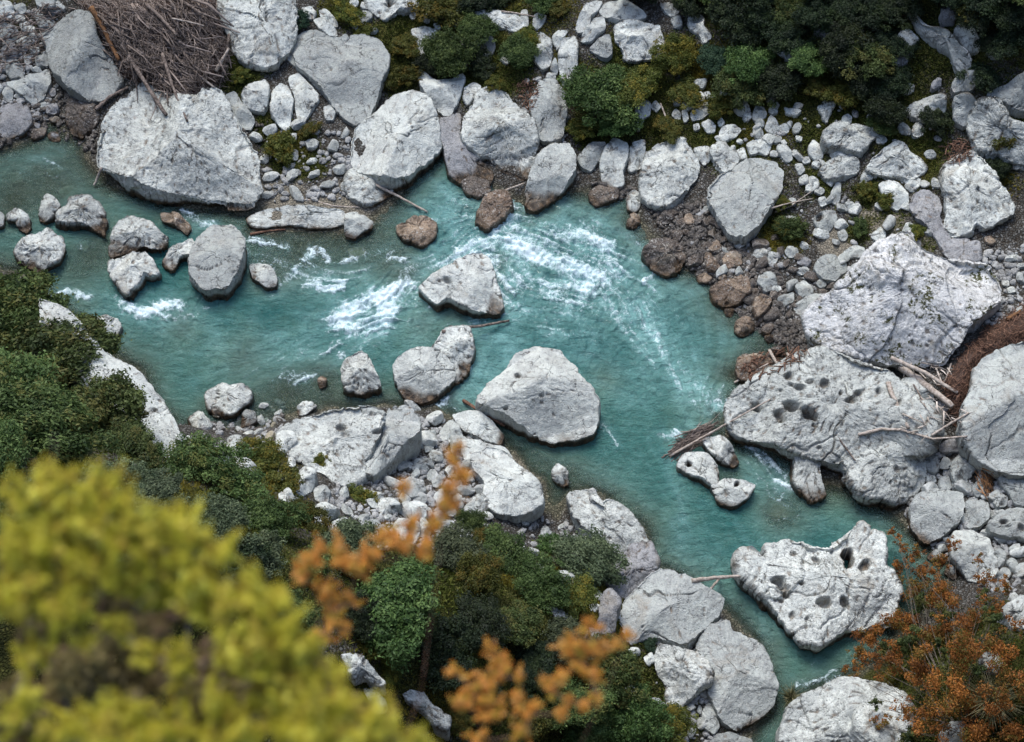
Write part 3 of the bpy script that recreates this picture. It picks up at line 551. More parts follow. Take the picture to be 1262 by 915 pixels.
boulder|g|tall smooth boulder with a notched top, last one of the near bank at the bottom||.42||P:856,800 870,778 898,765 901,781 915,783 940,800 951,825 958,850 955,870 930,892 905,904 885,890 872,860 868,830
stone|p||small white stones between the white knob and the notched boulder|.5||D3:915,685 960,650 985,680 950,718
stone|p|egg-shaped white stone between the white knob and the notched boulder||.5||D3:985,640 1020,620 1052,680 1020,752 978,720
stone|p|pointed white stone above the bottom edge beside the notched boulder||.5||D3:930,780 970,720 1020,840 990,885 930,845
boulder|g|low grey rock cut by the bottom edge below the notched boulder||.4||D3:960,925 1000,880 1050,870 1170,900 1180,940 970,950
stone|p||small white stones between the white knob and the notched boulder|.5||D3:655,515 700,490 715,540 680,560
stone|p||small white stones between the white knob and the notched boulder|.5||D3:880,440 915,420 925,435 900,455
boulder|s|white ridge rock in the shrubs at the bottom, left of the round green shrub||.7||D2:418,515 500,515 560,560 635,640 590,650 530,625 490,650 445,600
boulder|s|broken white rock just below the white ridge rock||.7||D2:520,660 580,670 640,740 580,785
boulder|s|jagged pale ridge at the bottom centre among yellow leaves||.7||D2:700,690 750,665 810,690 850,760 930,800 930,870 860,850 820,800
boulder|s|small white outcrop between the dark green shrubs||.4||D2:1045,60 1130,130 1080,150 1010,175
stone|s|narrow white stone beside the round dark green shrub||.5||D2:1010,440 1020,370 1045,355 1060,440
boulder|s|grey-white outcrop left of the shaded rock wall, between shrubs||.4||D3:210,270 280,290 350,350 280,400
stone|p|small white stone above the orange twigs at lower centre||.5||D3:400,370 450,390 450,430 410,420
boulder|w|round dark wet boulder with a pale salt crown, at the far river bend||.5||E1:35,400 70,360 130,352 185,375 205,420 180,470 130,492 70,470
boulder|r|dark rusty boulder at the water edge right of the round wet boulder||.45||E1:290,540 330,515 400,480 440,500 440,560 400,600 340,608 300,580
stone|r|flat orange stone half under water below the big rounded grey boulder||.3||E1:325,415 380,390 410,410 410,450 350,465
stone|r|small orange stone at the water edge, left of the flat orange stone||.4||E1:240,490 270,475 300,495 280,520 245,515
stone|r|orange stone under the big rounded grey boulder||.4||E1:270,370 320,350 335,390 290,400
stone|r|pale-topped stone with rusty foot in the water left of the ochre-streaked boulder||.6||B3:600,210 625,165 665,180 670,215 640,245 605,240
boulder|s|speckled stone column running down to the rusty-footed stone||.5||B3:600,150 600,70 640,50 668,70 665,140 640,170
boulder|w|dark wet rock under the block-shaped boulder at the far waterline||.4||B3:410,60 470,30 560,60 560,100 500,125 450,140 420,110
boulder|w|dark stained rock at the left end of the inlet's right shore||.4||P:567,225 580,218 603,222 606,240 592,246 575,240
rock|r|brown debris-covered rock in the water left of the pothole boulder||.35||E1:385,850 395,790 450,780 520,800 545,835 500,860 440,892 395,880
stone|r|small rusty stone in the near shallows left of the conical stone||.5||C2:305,110 330,90 355,100 350,140 320,150
boulder|s|pale rock in the top right slope below the woods||.35||P:1175,35 1190,25 1205,45 1208,62 1195,70 1183,55
boulder|k|dark wet rocks beneath the long pale boulders at upper left||.4||A1:0,520 60,505 140,520 160,600 120,660 40,680 0,660
boulder|u|submerged sandy rock in the side channel above the island boulder||.25||C4:0,560 40,560 60,640 160,700 210,740 120,760 30,730
stone|u||submerged stones in the left pool|.3||B1:280,60 330,30 375,50 370,90 310,110
stone|u||submerged stones in the left pool|.3||B1:380,320 420,300 440,340 410,360
stone|u||submerged stones in the left pool|.3||A1:40,850 90,830 120,880 60,900
stone|u||submerged stones in the left pool|.3||A1:210,830 290,810 320,840 250,870
boulder|u|submerged brown rock at the foot of the egg-shaped boulder||.25||B1:560,560 600,580 640,610 600,650 550,610
stone|u|pale stone just breaking the foam of the left rapid||.35||B2:380,690 440,680 460,710 400,725
stone|u|pale wet stone in the white riffle below the jagged boulder||.35||B1:770,640 810,635 830,670 800,685
'''
def area(P): x, y = P[:, 0], P[:, 1]; return .5*abs(np.dot(x, np.roll(y, -1))-np.dot(y, np.roll(x, -1)))
def chaikin(P, n=1):
    for _ in range(n):
        Q = np.roll(P, -1, 0); P = np.stack([.87*P+.13*Q, .13*P+.87*Q], 1).reshape(-1, 2)
    return P
def resample(P, n):
    Q = np.vstack([P, P[:1]]); L = np.concatenate([[0], np.cumsum(np.hypot(*np.diff(Q, axis=0).T))])
    s = np.linspace(0, L[-1], n, endpoint=False); return np.stack([np.interp(s, L, Q[:, 0]), np.interp(s, L, Q[:, 1])], 1)
def centre(P):
    x, y = P[:, 0], P[:, 1]; x2, y2 = np.roll(x, -1), np.roll(y, -1); c = x*y2-x2*y; A = c.sum()/2
    return np.array([((x+x2)*c).sum()/(6*A), ((y+y2)*c).sum()/(6*A)])
def rock_shell(P, hf, mat, seed, z0, holes, wetland, dens=1.0, mossy=False):
    rs = np.random.default_rng(seed)
    A = area(P); size_px = math.sqrt(A); size = size_px/25.2; H = np.clip(hf*size*1.05, .10, 4.4)
    if mat == 'u': H = min(H, .34)
    per = np.hypot(*np.diff(np.vstack([P, P[:1]]), axis=0).T).sum()
    nth = int(np.clip(per/1.15*dens, 28, 620)); nr = int(np.clip(size_px*.5/1.1*dens, 8, 110))
    Q = resample(chaikin(P, 2), nth)
    # roughen the outline a little
    c2 = centre(P); v = Q-c2; ln = np.hypot(v[:, 0], v[:, 1])
    a = np.arange(nth)/nth*2*math.pi
    jit = (fbm(Q[:, 0]*.11, Q[:, 1]*.11, Q[:, 0]*0+seed, 5, seed, .68))*min(3.4, size_px*.05)
    Q = Q+v/ln[:, None]*jit[:, None]
    y0, y1 = Q[:, 1].min(), Q[:, 1].max(); t = (y1-Q[:, 1])/(y1-y0)
    lowr = .22 if wetland and mat != 'u' else .16
    zr = z0+H*(lowr+(.62-lowr)*sst(0, 1, t))+(.08 if wetland and mat != 'u' else 0)
    if mat != 'u':
        for _ in range(6):
            W = at(Q[:, 0], Q[:, 1], zr); zr = np.maximum(zr, Hf(W[:, 0], W[:, 1])+.10)
        k_ = max(3, nth//14)|1; zr = np.convolve(np.pad(zr, k_//2, 'wrap'), np.ones(k_)/k_, 'valid')
    W = at(Q[:, 0], Q[:, 1], zr)
    C = at(c2[0], c2[1], max(z0+H*.33, float(zr.mean())-.02*H)); 
    e = {'p': .55, 'g': .46, 's': .55, 'm': .48, 'k': .5, 'w': .9, 'r': .85, 'u': 1.}[mat]
    u = np.linspace(0, math.pi/2, 800); rho = np.sin(u)**e; hh = np.cos(u)**e; L = np.concatenate([[0], np.cumsum(np.hypot(np.diff(rho), .6*np.diff(hh)))])
    s = np.linspace(0, L[-1], nr); rho = np.interp(s, L, rho); hh = np.interp(s, L, hh); rho[0] = .004
    ks = max(5, nth//7)|1; kr = np.hanning(ks+2)[1:-1]; kr /= kr.sum(); Ws = np.stack([np.convolve(np.pad(W[:, i_], ks//2, 'wrap'), kr, 'valid') for i_ in range(3)], 1)
    wr = sst(.35, 1., rho)[:, None, None]; off = (W[None]-C)*wr+(Ws[None]-C)*(1-wr); G = C+rho[:, None, None]*off
    D = H*.72; Rr = max(size*.62, .1)
    rel = (G[..., :2]-C[:2])/Rr
    F = np.full(rel.shape[:2], 1.05); kk = .022
    npl = int(rs.integers(4, 7)); ph = rs.uniform(0, 6.28)
    # broad facets: a few tilted planes cut the dome
    for i in range(npl):
        an = ph+i*2*math.pi/npl+rs.uniform(-.35, .35); sl = rs.uniform(.2, 1.35); of = rs.uniform(.72, 1.12)
        pl = of-sl*(rel[..., 0]*math.cos(an)+rel[..., 1]*math.sin(an))
        F = -kk*np.logaddexp(-F/kk, -pl/kk)
    top = np.clip(hh[:, None]*1.45+0*F, 0, 2); F = -kk*np.logaddexp(-top/kk, -np.maximum(F, 0.02)/kk)+kk*.69*0
    F = np.clip(F, -.02, 1.2)
    F = F*(1-np.exp(-hh*14))[:, None]
    G[..., 2] += D*F
    # skirt to below the ground
    ns = max(6, int(nr*.35)); k = np.linspace(0, 1, ns+1)[1:]
    gz = min(Hf(W[:, 0], W[:, 1]).min(), z0)-.45
    sk = np.repeat(W[None], ns, 0).copy(); sk[..., 2] = zr[None]*(1-k[:, None])+gz*k[:, None]
    inset = (.16 if mat != 'g' else .10)*(1-np.cos(k*math.pi*.5))*1.0
    sk[..., :2] = C[:2]+(sk[..., :2]-C[:2])*(1-inset[:, None, None])
    G = np.concatenate([G, sk], 0)
    # normals of the base shape
    dr = np.gradient(G, axis=0); dt = (np.roll(G, -1, 1)-np.roll(G, 1, 1)); Nn = np.cross(dr, dt); Nn /= np.linalg.norm(Nn, axis=-1, keepdims=True)+1e-9
    if Nn[nr//2, :, 2].mean() < 0: Nn = -Nn
    Nn[:2] = (0, 0, 1)
    X, Y, Z = G[..., 0]+seed*3.1, G[..., 1], G[..., 2]
    amp = {'p': .6, 'g': .5, 's': 1.15, 'm': 1.1, 'k': .8, 'w': .9, 'r': 1., 'u': .6}[mat]
    f = 1/max(size, .6)
    d = .075*size*(vnoise(X*f*2.6, Y*f*2.6, Z*f*2.6, seed+2)*.5+fbm(X*f*1.5, Y*f*1.5, Z*f*1.5, 3, seed))*amp+.03*min(size, 2)*fbm(X*1.6, Y*1.6, Z*1.6, 5, seed+5, .62, True)*amp+.028*fbm(X*5, Y*5, Z*5, 4, seed+9, .75, True)*amp*min(1.3, size)
    # bedding steps
    bd = rs.uniform(0, 6.28); bz = (X*math.cos(bd)+Y*math.sin(bd))*.45+Z*1.1+.7*fbm(X*.6, Y*.6, Z*.6, 4, seed+13)
    st = np.abs((bz*2.3/max(size*.35, .5)) % 1-.5)*2; stp = sst(.0, .12, st); d -= .035*min(size, 3)*(1-stp)*amp*sst(.0, .5, vnoise(X*.6, Y*.6, Z*.6, seed+17)+.25)
    # fractures
    wxp = X*f*1.3+.5*fbm(X*f*2, Y*f*2, Z*f*2, 3, seed+21); wyp = (Y+Z*.6)*f*1.3+.5*fbm(Y*f*2, X*f*2, Z*f*2, 3, seed+25)
    f1, f2, cid = worley(wxp, wyp, seed); w_ = np.clip(.05*f*1.6, .02, .09)
    cr = sst(w_, 0, f2-f1)*sst(-.15, .25, vnoise(X*f*1.7, Y*f*1.7, Z*f*1.7, seed+29))
    d -= .075*cr*min(size, 2.2)*(1 if mat != 'u' else 0); d += (cid-.5)*.05*size*amp*(0 if mat in 'pu' else 1)
    dirt_and_foot = .8*cr+.45*(1-stp)*sst(.0, .5, vnoise(X*.6, Y*.6, Z*.6, seed+17)+.1)
    # solution pits
    pf = 2.6; U_ = X*math.cos(bd)+Y*math.sin(bd); V_ = -X*math.sin(bd)+Y*math.cos(bd)+.5*Z; g1, g2, gid = worley(U_*pf*1.5+.55*fbm(X*3, Y*3, Z, 3, seed+41), V_*pf*.75+.55*fbm(Y*3, X*3, Z, 3, seed+43), seed+37)
    thr = {'p': .93, 'g': .95, 's': .66, 'm': .72, 'k': .85, 'w': .8, 'r': .7, 'u': 1.1}[mat]
    pit = sst(.30, .12, g1)*(gid > thr)*(size > .5); d -= .06*pit; dirt_and_foot = np.maximum(dirt_and_foot, .85*pit)
    G = G+Nn*(d*sst(-.02, .15, np.concatenate([rho, np.ones(ns)]))[:, None])[..., None]
    # named potholes
    if len(holes):
        gx_, gy_ = topx(G)
        for (hx, hy, hr, *hk) in holes:
            ea = rs.uniform(0, 3.14); el_ = rs.uniform(1, 1.7) if hr > 0 else 1.; ux = (gx_-hx)*math.cos(ea)+(gy_-hy)*1.15*math.sin(ea); uy = -(gx_-hx)*math.sin(ea)+(gy_-hy)*1.15*math.cos(ea)
            q = np.hypot(ux/el_**.5, uy*el_**.5)/abs(hr)+.38*fbm(gx_*.14, gy_*.14, gx_*0, 3, seed+3)
            if hr < 0:                                    # a raised knob or peak
                G[..., 2] += sst(1.2, .0, q)*(np.arange(len(G))[:, None] < nr)*abs(hr)*.42/25.2; continue
            dpt = min(hr*rs.uniform(1.5, 2.8)/25.2, .7*H)*(np.clip(1.35-q, 0, 1)**.4)
            if hk: G[..., 2] = np.where((q < 1.05) & (np.arange(len(G))[:, None] < nr), G[..., 2]*sst(.85, 1.05, q)-.35*sst(1.05, .85, q), G[..., 2]); dirt_and_foot = np.maximum(dirt_and_foot, sst(1.3, 1., q)*.8); continue
            wv = sst(1.15, .75, q)*(np.arange(len(G))[:, None] < nr); G[..., 2] -= wv*dpt; dirt_and_foot = np.maximum(dirt_and_foot, sst(1.1, .8, q)*rs.uniform(.5, 1.))
    dk = np.concatenate([np.zeros(nr), k]); dirt_and_foot = np.clip(dirt_and_foot+.35*sst(.25, .8, dk)[:, None], 0, 1)  # besides cracks and pits, the skirt gets darker towards its foot
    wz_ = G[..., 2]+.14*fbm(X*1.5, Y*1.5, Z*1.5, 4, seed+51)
    hi_ = min(.66, .18+.45*H); wet = sst(hi_, hi_*.6, wz_) if wetland else np.zeros_like(dirt_and_foot)  # wet foot, raised so its dark band also paints the undercut shade
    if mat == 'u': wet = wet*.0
    V = G.reshape(-1, 3); n = nth; m = len(G)
    i, j = np.meshgrid(np.arange(m-1), np.arange(n), indexing='ij'); j2 = (j+1) % n
    Fq = np.stack([i*n+j, (i+1)*n+j, (i+1)*n+j2, i*n+j2], -1).reshape(-1, 4)
    cap = np.array([G[0].mean(0)]); kx = np.arange(n); T = np.stack([kx, (kx+1) % n, np.full(n, m*n)], -1)
    return np.vstack([V, cap]), Fq, T, np.append(dirt_and_foot.ravel(), dirt_and_foot[0].mean()), np.append(wet.ravel(), wet[0].mean())
ROCKPX = []
np_small = None
for ln_, line in enumerate([l for l in ROCKS.strip().split('\n') if l.strip()]):
    nm, mt, lab, grp, hf, holes, outs = line.split('|')
    polys = [pts(s) for s in outs.split('+')]; hf = float(hf)
    hs = [tuple(float(v) for v in h.split(',')) for h in holes.split(';')] if holes else []
    c = centre(polys[0]); gp = ground(c[0], min(polys[0][:, 1].max(), 915)); gc_ = ground(c[0], c[1])
    inw = bool(sst(0, 1, 0) == 0 and gridval(sd, gp[0], gp[1]) < 1.1)
    z0 = 0. if inw else float(.5*gp[2]+.5*gc_[2])-.05
    if mt == 'u': z0 = -.40
    vs = []; qs = []; ts = []; dd = []; ww = []; o = 0
    for pi_, P in enumerate(polys):
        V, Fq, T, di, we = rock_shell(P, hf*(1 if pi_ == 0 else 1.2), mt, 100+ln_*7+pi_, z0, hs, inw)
        vs.append(V); qs.append(Fq+o); ts.append(T+o); dd.append(di); ww.append(we); o += len(V)
        ROCKPX.append(P)
    V = np.vstack(vs); org = np.array([V[:, 0].mean(), V[:, 1].mean(), z0])
    ob = mesh_np(nm, V-org, [np.vstack(qs), np.vstack(ts)], M[mt], loc=org, attrs={'dirt_and_foot': np.concatenate(dd), 'wet': np.concatenate(ww)})
    if grp and not lab:
        lab = {'small stones on the upper left bank': 'small loose stone on the bank left of the smooth grey boulder at upper left',
               'row of small white stones at the top': 'small white stone, one of three alike in the row below the top edge',
               'small pale stones around the olive moss patch': 'small pale stone lying around the round olive moss patch of the far bank',
               'small pale stones on the right slope': 'small pale stone on the right slope among the broad flat boulders',
               'small grey stones below the sandy patch': 'small grey stone between the sandy patch and the giant boulder',
               'small stones at the right edge': 'small stone between the giant boulder and the right edge',
               'grey stones in the jumble right of the pothole boulder': 'grey stone in the jumble between the pothole boulder and the huge boulder',
               'small white stones between the white knob and the notched boulder': 'small white stone between the white knob and the boulders beside it',
               'submerged stones in the left pool': 'sandy submerged stone showing through the shallow left pool'}[grp]
    tag(ob, lab, 'boulder' if nm in ('boulder', 'cliff_ledge', 'rock_slab', 'rock') else 'stone', grp or None)


# ------------------------------------------------------------------ broken blocks between the traced boulders
occ = np.zeros((1262//2+120, 915//2+120), bool)          # photo-plane occupancy, 2 px cells, 60-cell margin
oy_, ox_ = np.meshgrid(np.arange(occ.shape[1]), np.arange(occ.shape[0])); opx = (ox_-60)*2.; opy = (oy_-60)*2.
for P in ROCKPX:
    c = P.mean(0); Q = c+(P-c)*.97; i0, j0 = ((Q.min(0))//2+58).astype(int).clip(0); i1, j1 = ((Q.max(0))//2+63).astype(int)
    s_ = (slice(i0, i1), slice(j0, j1)); occ[s_] |= inpoly(opx[s_], opy[s_], Q)
def occd(px, py): return occ[np.clip((np.asarray(px)/2+60).astype(int), 0, occ.shape[0]-1), np.clip((np.asarray(py)/2+60).astype(int), 0, occ.shape[1]-1)]
occ0 = occ.copy()
RUB = [('P:235,520 345,505 345,560 420,605 470,600 560,640 600,650 600,700 520,690 400,660 330,610 240,560',26,(9,24),'spg','broken blocks of the near bank','pale broken block in the rubble shelf of the near bank between river and shrubs'),
 ('P:500,500 560,510 610,560 600,660 520,660 505,600',12,(8,20),'psg','blocks around the small round stone','angular pale block near the small round stone and the orange twig tip'),
 ('P:0,0 110,0 110,60 60,130 0,150',12,(8,22),'gsk','blocks of the upper left edge','greyish angular block at the upper left edge, left of the driftwood pile'),
 ('P:400,0 560,0 640,60 700,100 690,130 600,100 480,110 450,60',16,(7,18),'sps','blocks between the top shrubs','pale angular block showing between the shrubs at the top centre'),
 ('P:780,120 1000,110 1160,160 1165,240 1000,240 960,190 880,200 860,160',22,(7,17),'sgg','blocks of the far slope','pale angular block sunk in the turf of the far slope'),
 ('P:960,300 1050,310 1040,340 990,380 930,370 920,320',10,(8,18),'gsk','blocks below the green tuft','grey angular block between the green grassy tuft and the giant boulder'),
 ('P:1130,520 1200,560 1262,600 1262,740 1180,730 1120,640',14,(9,22),'gsg','blocks of the right bank','grey angular block in the jumble along the lower right bank'),
 ('P:640,630 720,640 800,700 760,760 690,740 640,690',10,(8,20),'gsk','blocks behind the near bank rock','greyish block half hidden between shrubs and the long pale bank rock'),
 ('P:700,760 860,780 880,915 780,915',8,(8,18),'psg','blocks of the lower near bank','pale block beside the white knob in the lower near bank'),
 ('P:1000,0 1262,0 1262,210 1150,200 1020,120',14,(8,20),'sgk','outcrops in the dark woods','weathered rock outcrop showing through the dark woods at upper right'),
 ('P:780,255 870,250 900,310 985,370 960,440 900,390 850,330 800,300',22,(7,18),'wrw','dark blocks of the far waterline','dark wet angular rock along the waterline of the far bend'),
 ('P:60,120 130,120 115,180 40,170',5,(8,16),'wkw','dark blocks of the upper left pool','dark wet rock at the shore of the upper left pool')]
rb = np.random.default_rng(77)
for (poly, cnt, (s0, s1), mats, grp, lab) in RUB:
    Pz = pts(poly); got = 0; tries = 0
    while got < cnt and tries < 4000:
        tries += 1; x = rb.uniform(Pz[:, 0].min(), Pz[:, 0].max()); y = rb.uniform(Pz[:, 1].min(), Pz[:, 1].max()); r_ = s0+(s1-s0)*rb.random()**1.6
        if not inpoly(np.array(x), np.array(y), Pz) or occd(x, y): continue
        while r_ > s0*.7:                                  # shrink until the block fits its gap
            tq = np.linspace(0, 6.28, 12); cov = occd(x+np.cos(tq)*r_*.8, y+np.sin(tq)*r_*.7).mean()
            if cov < .12: break
            r_ *= .85
        if r_ <= s0*.7: continue
        k_ = int(rb.integers(5, 9)); an = np.sort(np.linspace(0, 6.28, k_, endpoint=False)+rb.uniform(-.3, .3, k_)); ra = r_*rb.uniform(.75, 1.15, k_); ro = rb.uniform(0, 3.14); el_ = rb.uniform(.62, 1.)
        qx = np.cos(an)*ra; qy = np.sin(an)*ra*el_; Pq = np.stack([x+qx*math.cos(ro)-qy*math.sin(ro), y+(qx*math.sin(ro)+qy*math.cos(ro))*.92], 1)
        gp = ground(x, y); inw = gridval(sd, gp[0], gp[1]) < .8; mt = mats[rb.integers(len(mats))]; z0 = float(gp[2])-.05 if not inw else max(-.1, float(gp[2]))
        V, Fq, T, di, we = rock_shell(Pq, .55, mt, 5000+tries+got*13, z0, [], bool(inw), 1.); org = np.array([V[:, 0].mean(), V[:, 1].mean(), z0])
        ob = mesh_np('boulder', V-org, [Fq, T], M[mt], loc=org, attrs={'dirt_and_foot': di, 'wet': we}); tag(ob, lab, 'boulder', grp); got += 1
        i0, j0 = ((Pq.min(0))//2+58).astype(int).clip(0); i1, j1 = ((Pq.max(0))//2+63).astype(int); s_ = (slice(i0, i1), slice(j0, j1)); ins_ = inpoly(opx[s_], opy[s_], Pq); occ[s_] |= ins_
# ------------------------------------------------------------------ loose stones: prototypes, copies, and the uncountable gravel
def ico(sub):
    import bmesh
    b = bmesh.new(); bmesh.ops.create_icosphere(b, subdivisions=sub, radius=1.); b.verts.ensure_lookup_table()
    V = np.array([v.co[:] for v in b.verts]); F = np.array([[v.index for v in f.verts] for f in b.faces]); b.free(); return V, F
def stone_np(seed, sub):
    V, F = ico(sub); rs = np.random.default_rng(seed); V = V.copy()
    for _ in range(9):                                    # chip flat faces off
        n = rs.normal(size=3); n /= np.linalg.norm(n); d = rs.uniform(.55, .85); s = V@n; V -= np.maximum(s-d, 0)[:, None]*n*.9
    V *= np.array([1., rs.uniform(.6, .9), rs.uniform(.5, .75)]); V += V*(.10*fbm(V[:, 0]*2+seed, V[:, 1]*2, V[:, 2]*2, 3, seed))[:, None]; return V, F
ZONES = [  # polygon, individual stones, size px, material weights, group, label
 ('P:868,258 884,250 905,298 950,290 1000,330 1030,350 985,392 960,395 905,365 880,330 860,300',34,(7,14),'gwww','loose cobbles of the far gravel bank','wet cobble of the dark gravel bank below the big rounded grey boulder'),
 ('P:880,130 980,130 1000,200 960,195 900,195 880,170',12,(7,12),'sgs','loose pale stones on the turf slope','small pale stone scattered on the turf above the big rounded grey boulder'),
 ('P:965,195 1010,175 1160,230 1165,290 1060,320 1010,330 960,290',24,(8,15),'ssg','loose stones of the right slope','small stone lying between the boulders of the sandy right slope'),
 ('P:500,500 560,520 600,550 600,640 520,660 470,600 480,560',26,(9,22),'ppgg','loose stones of the near bank','pale angular stone in the rubble behind the orange twigs of the near bank'),
 ('P:315,170 345,150 430,165 430,240 320,245',20,(9,17),'sgg','cobbles below the olive moss','grey cobble in the field below the olive moss left of the wide grey-white boulder'),
 ('P:0,20 60,20 60,120 0,140',6,(6,10),'sgp','stones by the left edge','small stone between brown grass by the upper left edge'),
 ('P:1120,560 1200,560 1262,640 1262,720 1200,700 1130,650',14,(8,16),'ggs','rubble of the right bank','grey rubble stone between the boulders right of the side channel'),
 ('P:1235,320 1262,320 1262,390 1230,385',5,(6,10),'gsp','stones right of the giant boulder','small stone in the soil right of the giant boulder'),
 ('P:820,800 870,790 880,900 840,915',7,(6,10),'pps','stones of the lower near bank','small pale stone below the white knob at the bottom'),
 ('P:240,510 345,500 350,540 300,560 230,550',10,(6,10),'psu','stones of the left near shore','small pale stone of the shore between the smooth pale slab and the pitted slab'),
 ('P:640,640 700,650 760,690 700,700 640,690',5,(6,10),'pss','rubble beside the feathery shrub','small rough stone between the green shrubs and the near bank rock'),
]
protos = {}
def proto(mt, k):
    if (mt, k) not in protos:
        V, F = stone_np(900+k*3, 4); me_o = mesh_np('stone', V, F, M[mt], attrs={'dirt_and_foot': sst(-.1, -.45, V[:, 2]), 'wet': V[:, 2]*0}); protos[(mt, k)] = me_o  # loose stone gets darker towards its underside
        me_o['_fresh'] = 1
    return protos[(mt, k)]
rz = np.random.default_rng(42)
for (poly, cnt, (s0, s1), mats, grp, lab) in ZONES:
    P = pts(poly); got = []; tries = 0
    while len(got) < cnt and tries < 6000:
        tries += 1; x = rz.uniform(P[:, 0].min(), P[:, 0].max()); y = rz.uniform(P[:, 1].min(), P[:, 1].max()); s = s0+(s1-s0)*rz.random()**2
        if not inpoly(np.array(x), np.array(y), P) or occd(x, y): continue
        if any(math.hypot(x-a, y-b) < (s+c_)*.85 for a, b, c_ in got): continue
        got.append((x, y, s)); gp = ground(x, y)
        pr = proto(mats[rz.integers(len(mats))], int(rz.integers(4)))
        if '_fresh' in pr: o = pr; del pr['_fresh']
        else: o = pr.copy(); COL.objects.link(o)
        q = s/25.2; o.location = (gp[0], gp[1], max(gp[2], -.02)+q*.25); o.scale = (q*rz.uniform(.85, 1.15), q, q*rz.uniform(.8, 1.2)); o.rotation_euler = (rz.uniform(-.4, .4), rz.uniform(-.4, .4), rz.uniform(0, 6.28))
        tag(o, lab, 'stone', grp)
        i, j = int(x/2+60), int(y/2+60); r_ = max(1, int(s*.4)); occ[i-r_:i+r_, j-r_:j+r_] = True
# gravel, one uncountable mass per kind of stone
def gravel(name, zones, mt, seed, smin, smax, keepocc=True):
    rs = np.random.default_rng(seed); Vs = []; Fs = []; o = 0; base = [stone_np(700+seed+i, 2) for i in range(6)]; dd = []
    for poly, cnt in zones:
        P = pts(poly); x = rs.uniform(P[:, 0].min(), P[:, 0].max(), cnt*5); y = rs.uniform(P[:, 1].min(), P[:, 1].max(), cnt*5)
        k = inpoly(x, y, P) & ~(occd(x, y) & keepocc); x = x[k][:cnt]; y = y[k][:cnt]; gp = ground(x, y); mm = gridval(MOS, gp[:, 0], gp[:, 1]); ok = rs.random(len(x)) > mm*.9; gp = gp[ok]
        for p in gp:
            V, F = base[rs.integers(6)]; s = (smin+(smax-smin)*rs.random()**2.2)/25.2; a = rs.uniform(0, 6.28); ca, sa_ = math.cos(a), math.sin(a)
            W = V*s*np.array([rs.uniform(.8, 1.2), 1, rs.uniform(.8, 1.1)]); W = np.stack([W[:, 0]*ca-W[:, 1]*sa_, W[:, 0]*sa_+W[:, 1]*ca, W[:, 2]], -1)+p+np.array([0, 0, s*.2])
            Vs.append(W); Fs.append(F+o); o += len(V); dd.append(sst(-.05, -.4, V[:, 2])*.7)  # each pebble is darker low down
    V = np.vstack(Vs); ob = mesh_np(name, V, np.vstack(Fs), M[mt], attrs={'dirt_and_foot': np.concatenate(dd), 'wet': np.zeros(len(V))}); return ob
gz_all = [('P:860,255 884,250 905,298 950,290 1000,330 1060,330 985,392 960,405 905,375 880,340 850,300',110),('P:870,120 1160,130 1165,290 1060,330 960,330 960,200 880,190',110),('P:330,160 430,165 430,245 320,250',260),('P:470,520 600,520 600,660 520,680 400,620',420),
          ('P:0,0 110,20 60,150 0,170',160),('P:1110,560 1200,540 1262,640 1262,740 1200,720 1120,650',260),('P:1210,310 1262,300 1262,410 1210,400',160),('P:230,505 350,495 350,560 210,560',300),('P:640,640 720,640 800,700 760,720 640,700',120),('P:800,790 880,790 880,915 820,915',140),('P:640,100 700,90 700,180 640,170',60)]
g1_ = gravel('gravel', gz_all, 'gg', 3, 2.0, 7.0); tag(g1_, 'pale limestone gravel filling the gaps between the boulders of both banks', 'gravel', kind='stuff')
g2_ = gravel('wet_gravel', [('P:800,260 870,250 905,300 960,340 985,395 1000,430 960,430 905,385 870,345 850,330 830,300',1500),('P:60,110 120,120 115,190 60,160 0,180 0,130',200),('P:730,225 790,235 785,260 730,250',80),('P:930,395 990,390 1000,440 930,440',160),('P:250,520 350,510 340,545 260,545',100),('P:300,150 330,150 330,175 300,170',30)], 'gw', 8, 1.8, 7.5); tag(g2_, 'dark wet brown gravel along the waterline of the far bend', 'gravel', kind='stuff')
# ------------------------------------------------------------------ water
FLOW = [pts('P:-40,270 40,290 130,345 210,380 300,400 400,400 470,370 540,330 600,290 650,290'), pts('P:600,270 680,300 760,370 820,440 860,520 850,600 870,670 920,760 960,830 955,900'),
        pts('P:560,330 640,380 740,420 800,500 820,580 850,650 900,720'), pts('P:60,190 150,250 250,275 300,280'), pts('P:330,300 400,320 500,310 600,280'), pts('P:300,470 400,450 500,400 600,400 740,420'),
        pts('P:540,240 600,270 700,290 800,320 880,380 900,440 870,500'), pts('P:560,500 640,560 720,590 780,640 850,700'), pts('P:900,520 930,560 985,620 1040,640 1100,660 1150,700 1120,780 1040,830 970,850'), pts('P:690,250 760,260 800,320'), pts('P:780,480 820,500 860,520 900,520')]
WX = np.arange(-40, 34.01, .062); WY = np.arange(-24, 22.01, .062)
wx, wy = np.meshgrid(WX, WY, indexing='ij'); ws = .062
fx = np.zeros_like(wx); fy = np.zeros_like(wx)
cs = slice(None, None, 8); cxg, cyg = wx[cs, cs], wy[cs, cs]; cfx = np.zeros_like(cxg); cfy = np.zeros_like(cxg); cw = np.zeros_like(cxg)
for L in FLOW:
    W = at(L[:, 0], L[:, 1], 0.)[:, :2]
    for i in range(len(W)-1):
        for s in np.linspace(0, 1, 6):
            p = W[i]*(1-s)+W[i+1]*s; t_ = W[i+1]-W[i]; t_ = t_/np.linalg.norm(t_)
            w = 1/(.3+(cxg-p[0])**2+(cyg-p[1])**2)**2; cfx += w*t_[0]; cfy += w*t_[1]; cw += w
cfx /= cw; cfy /= cw
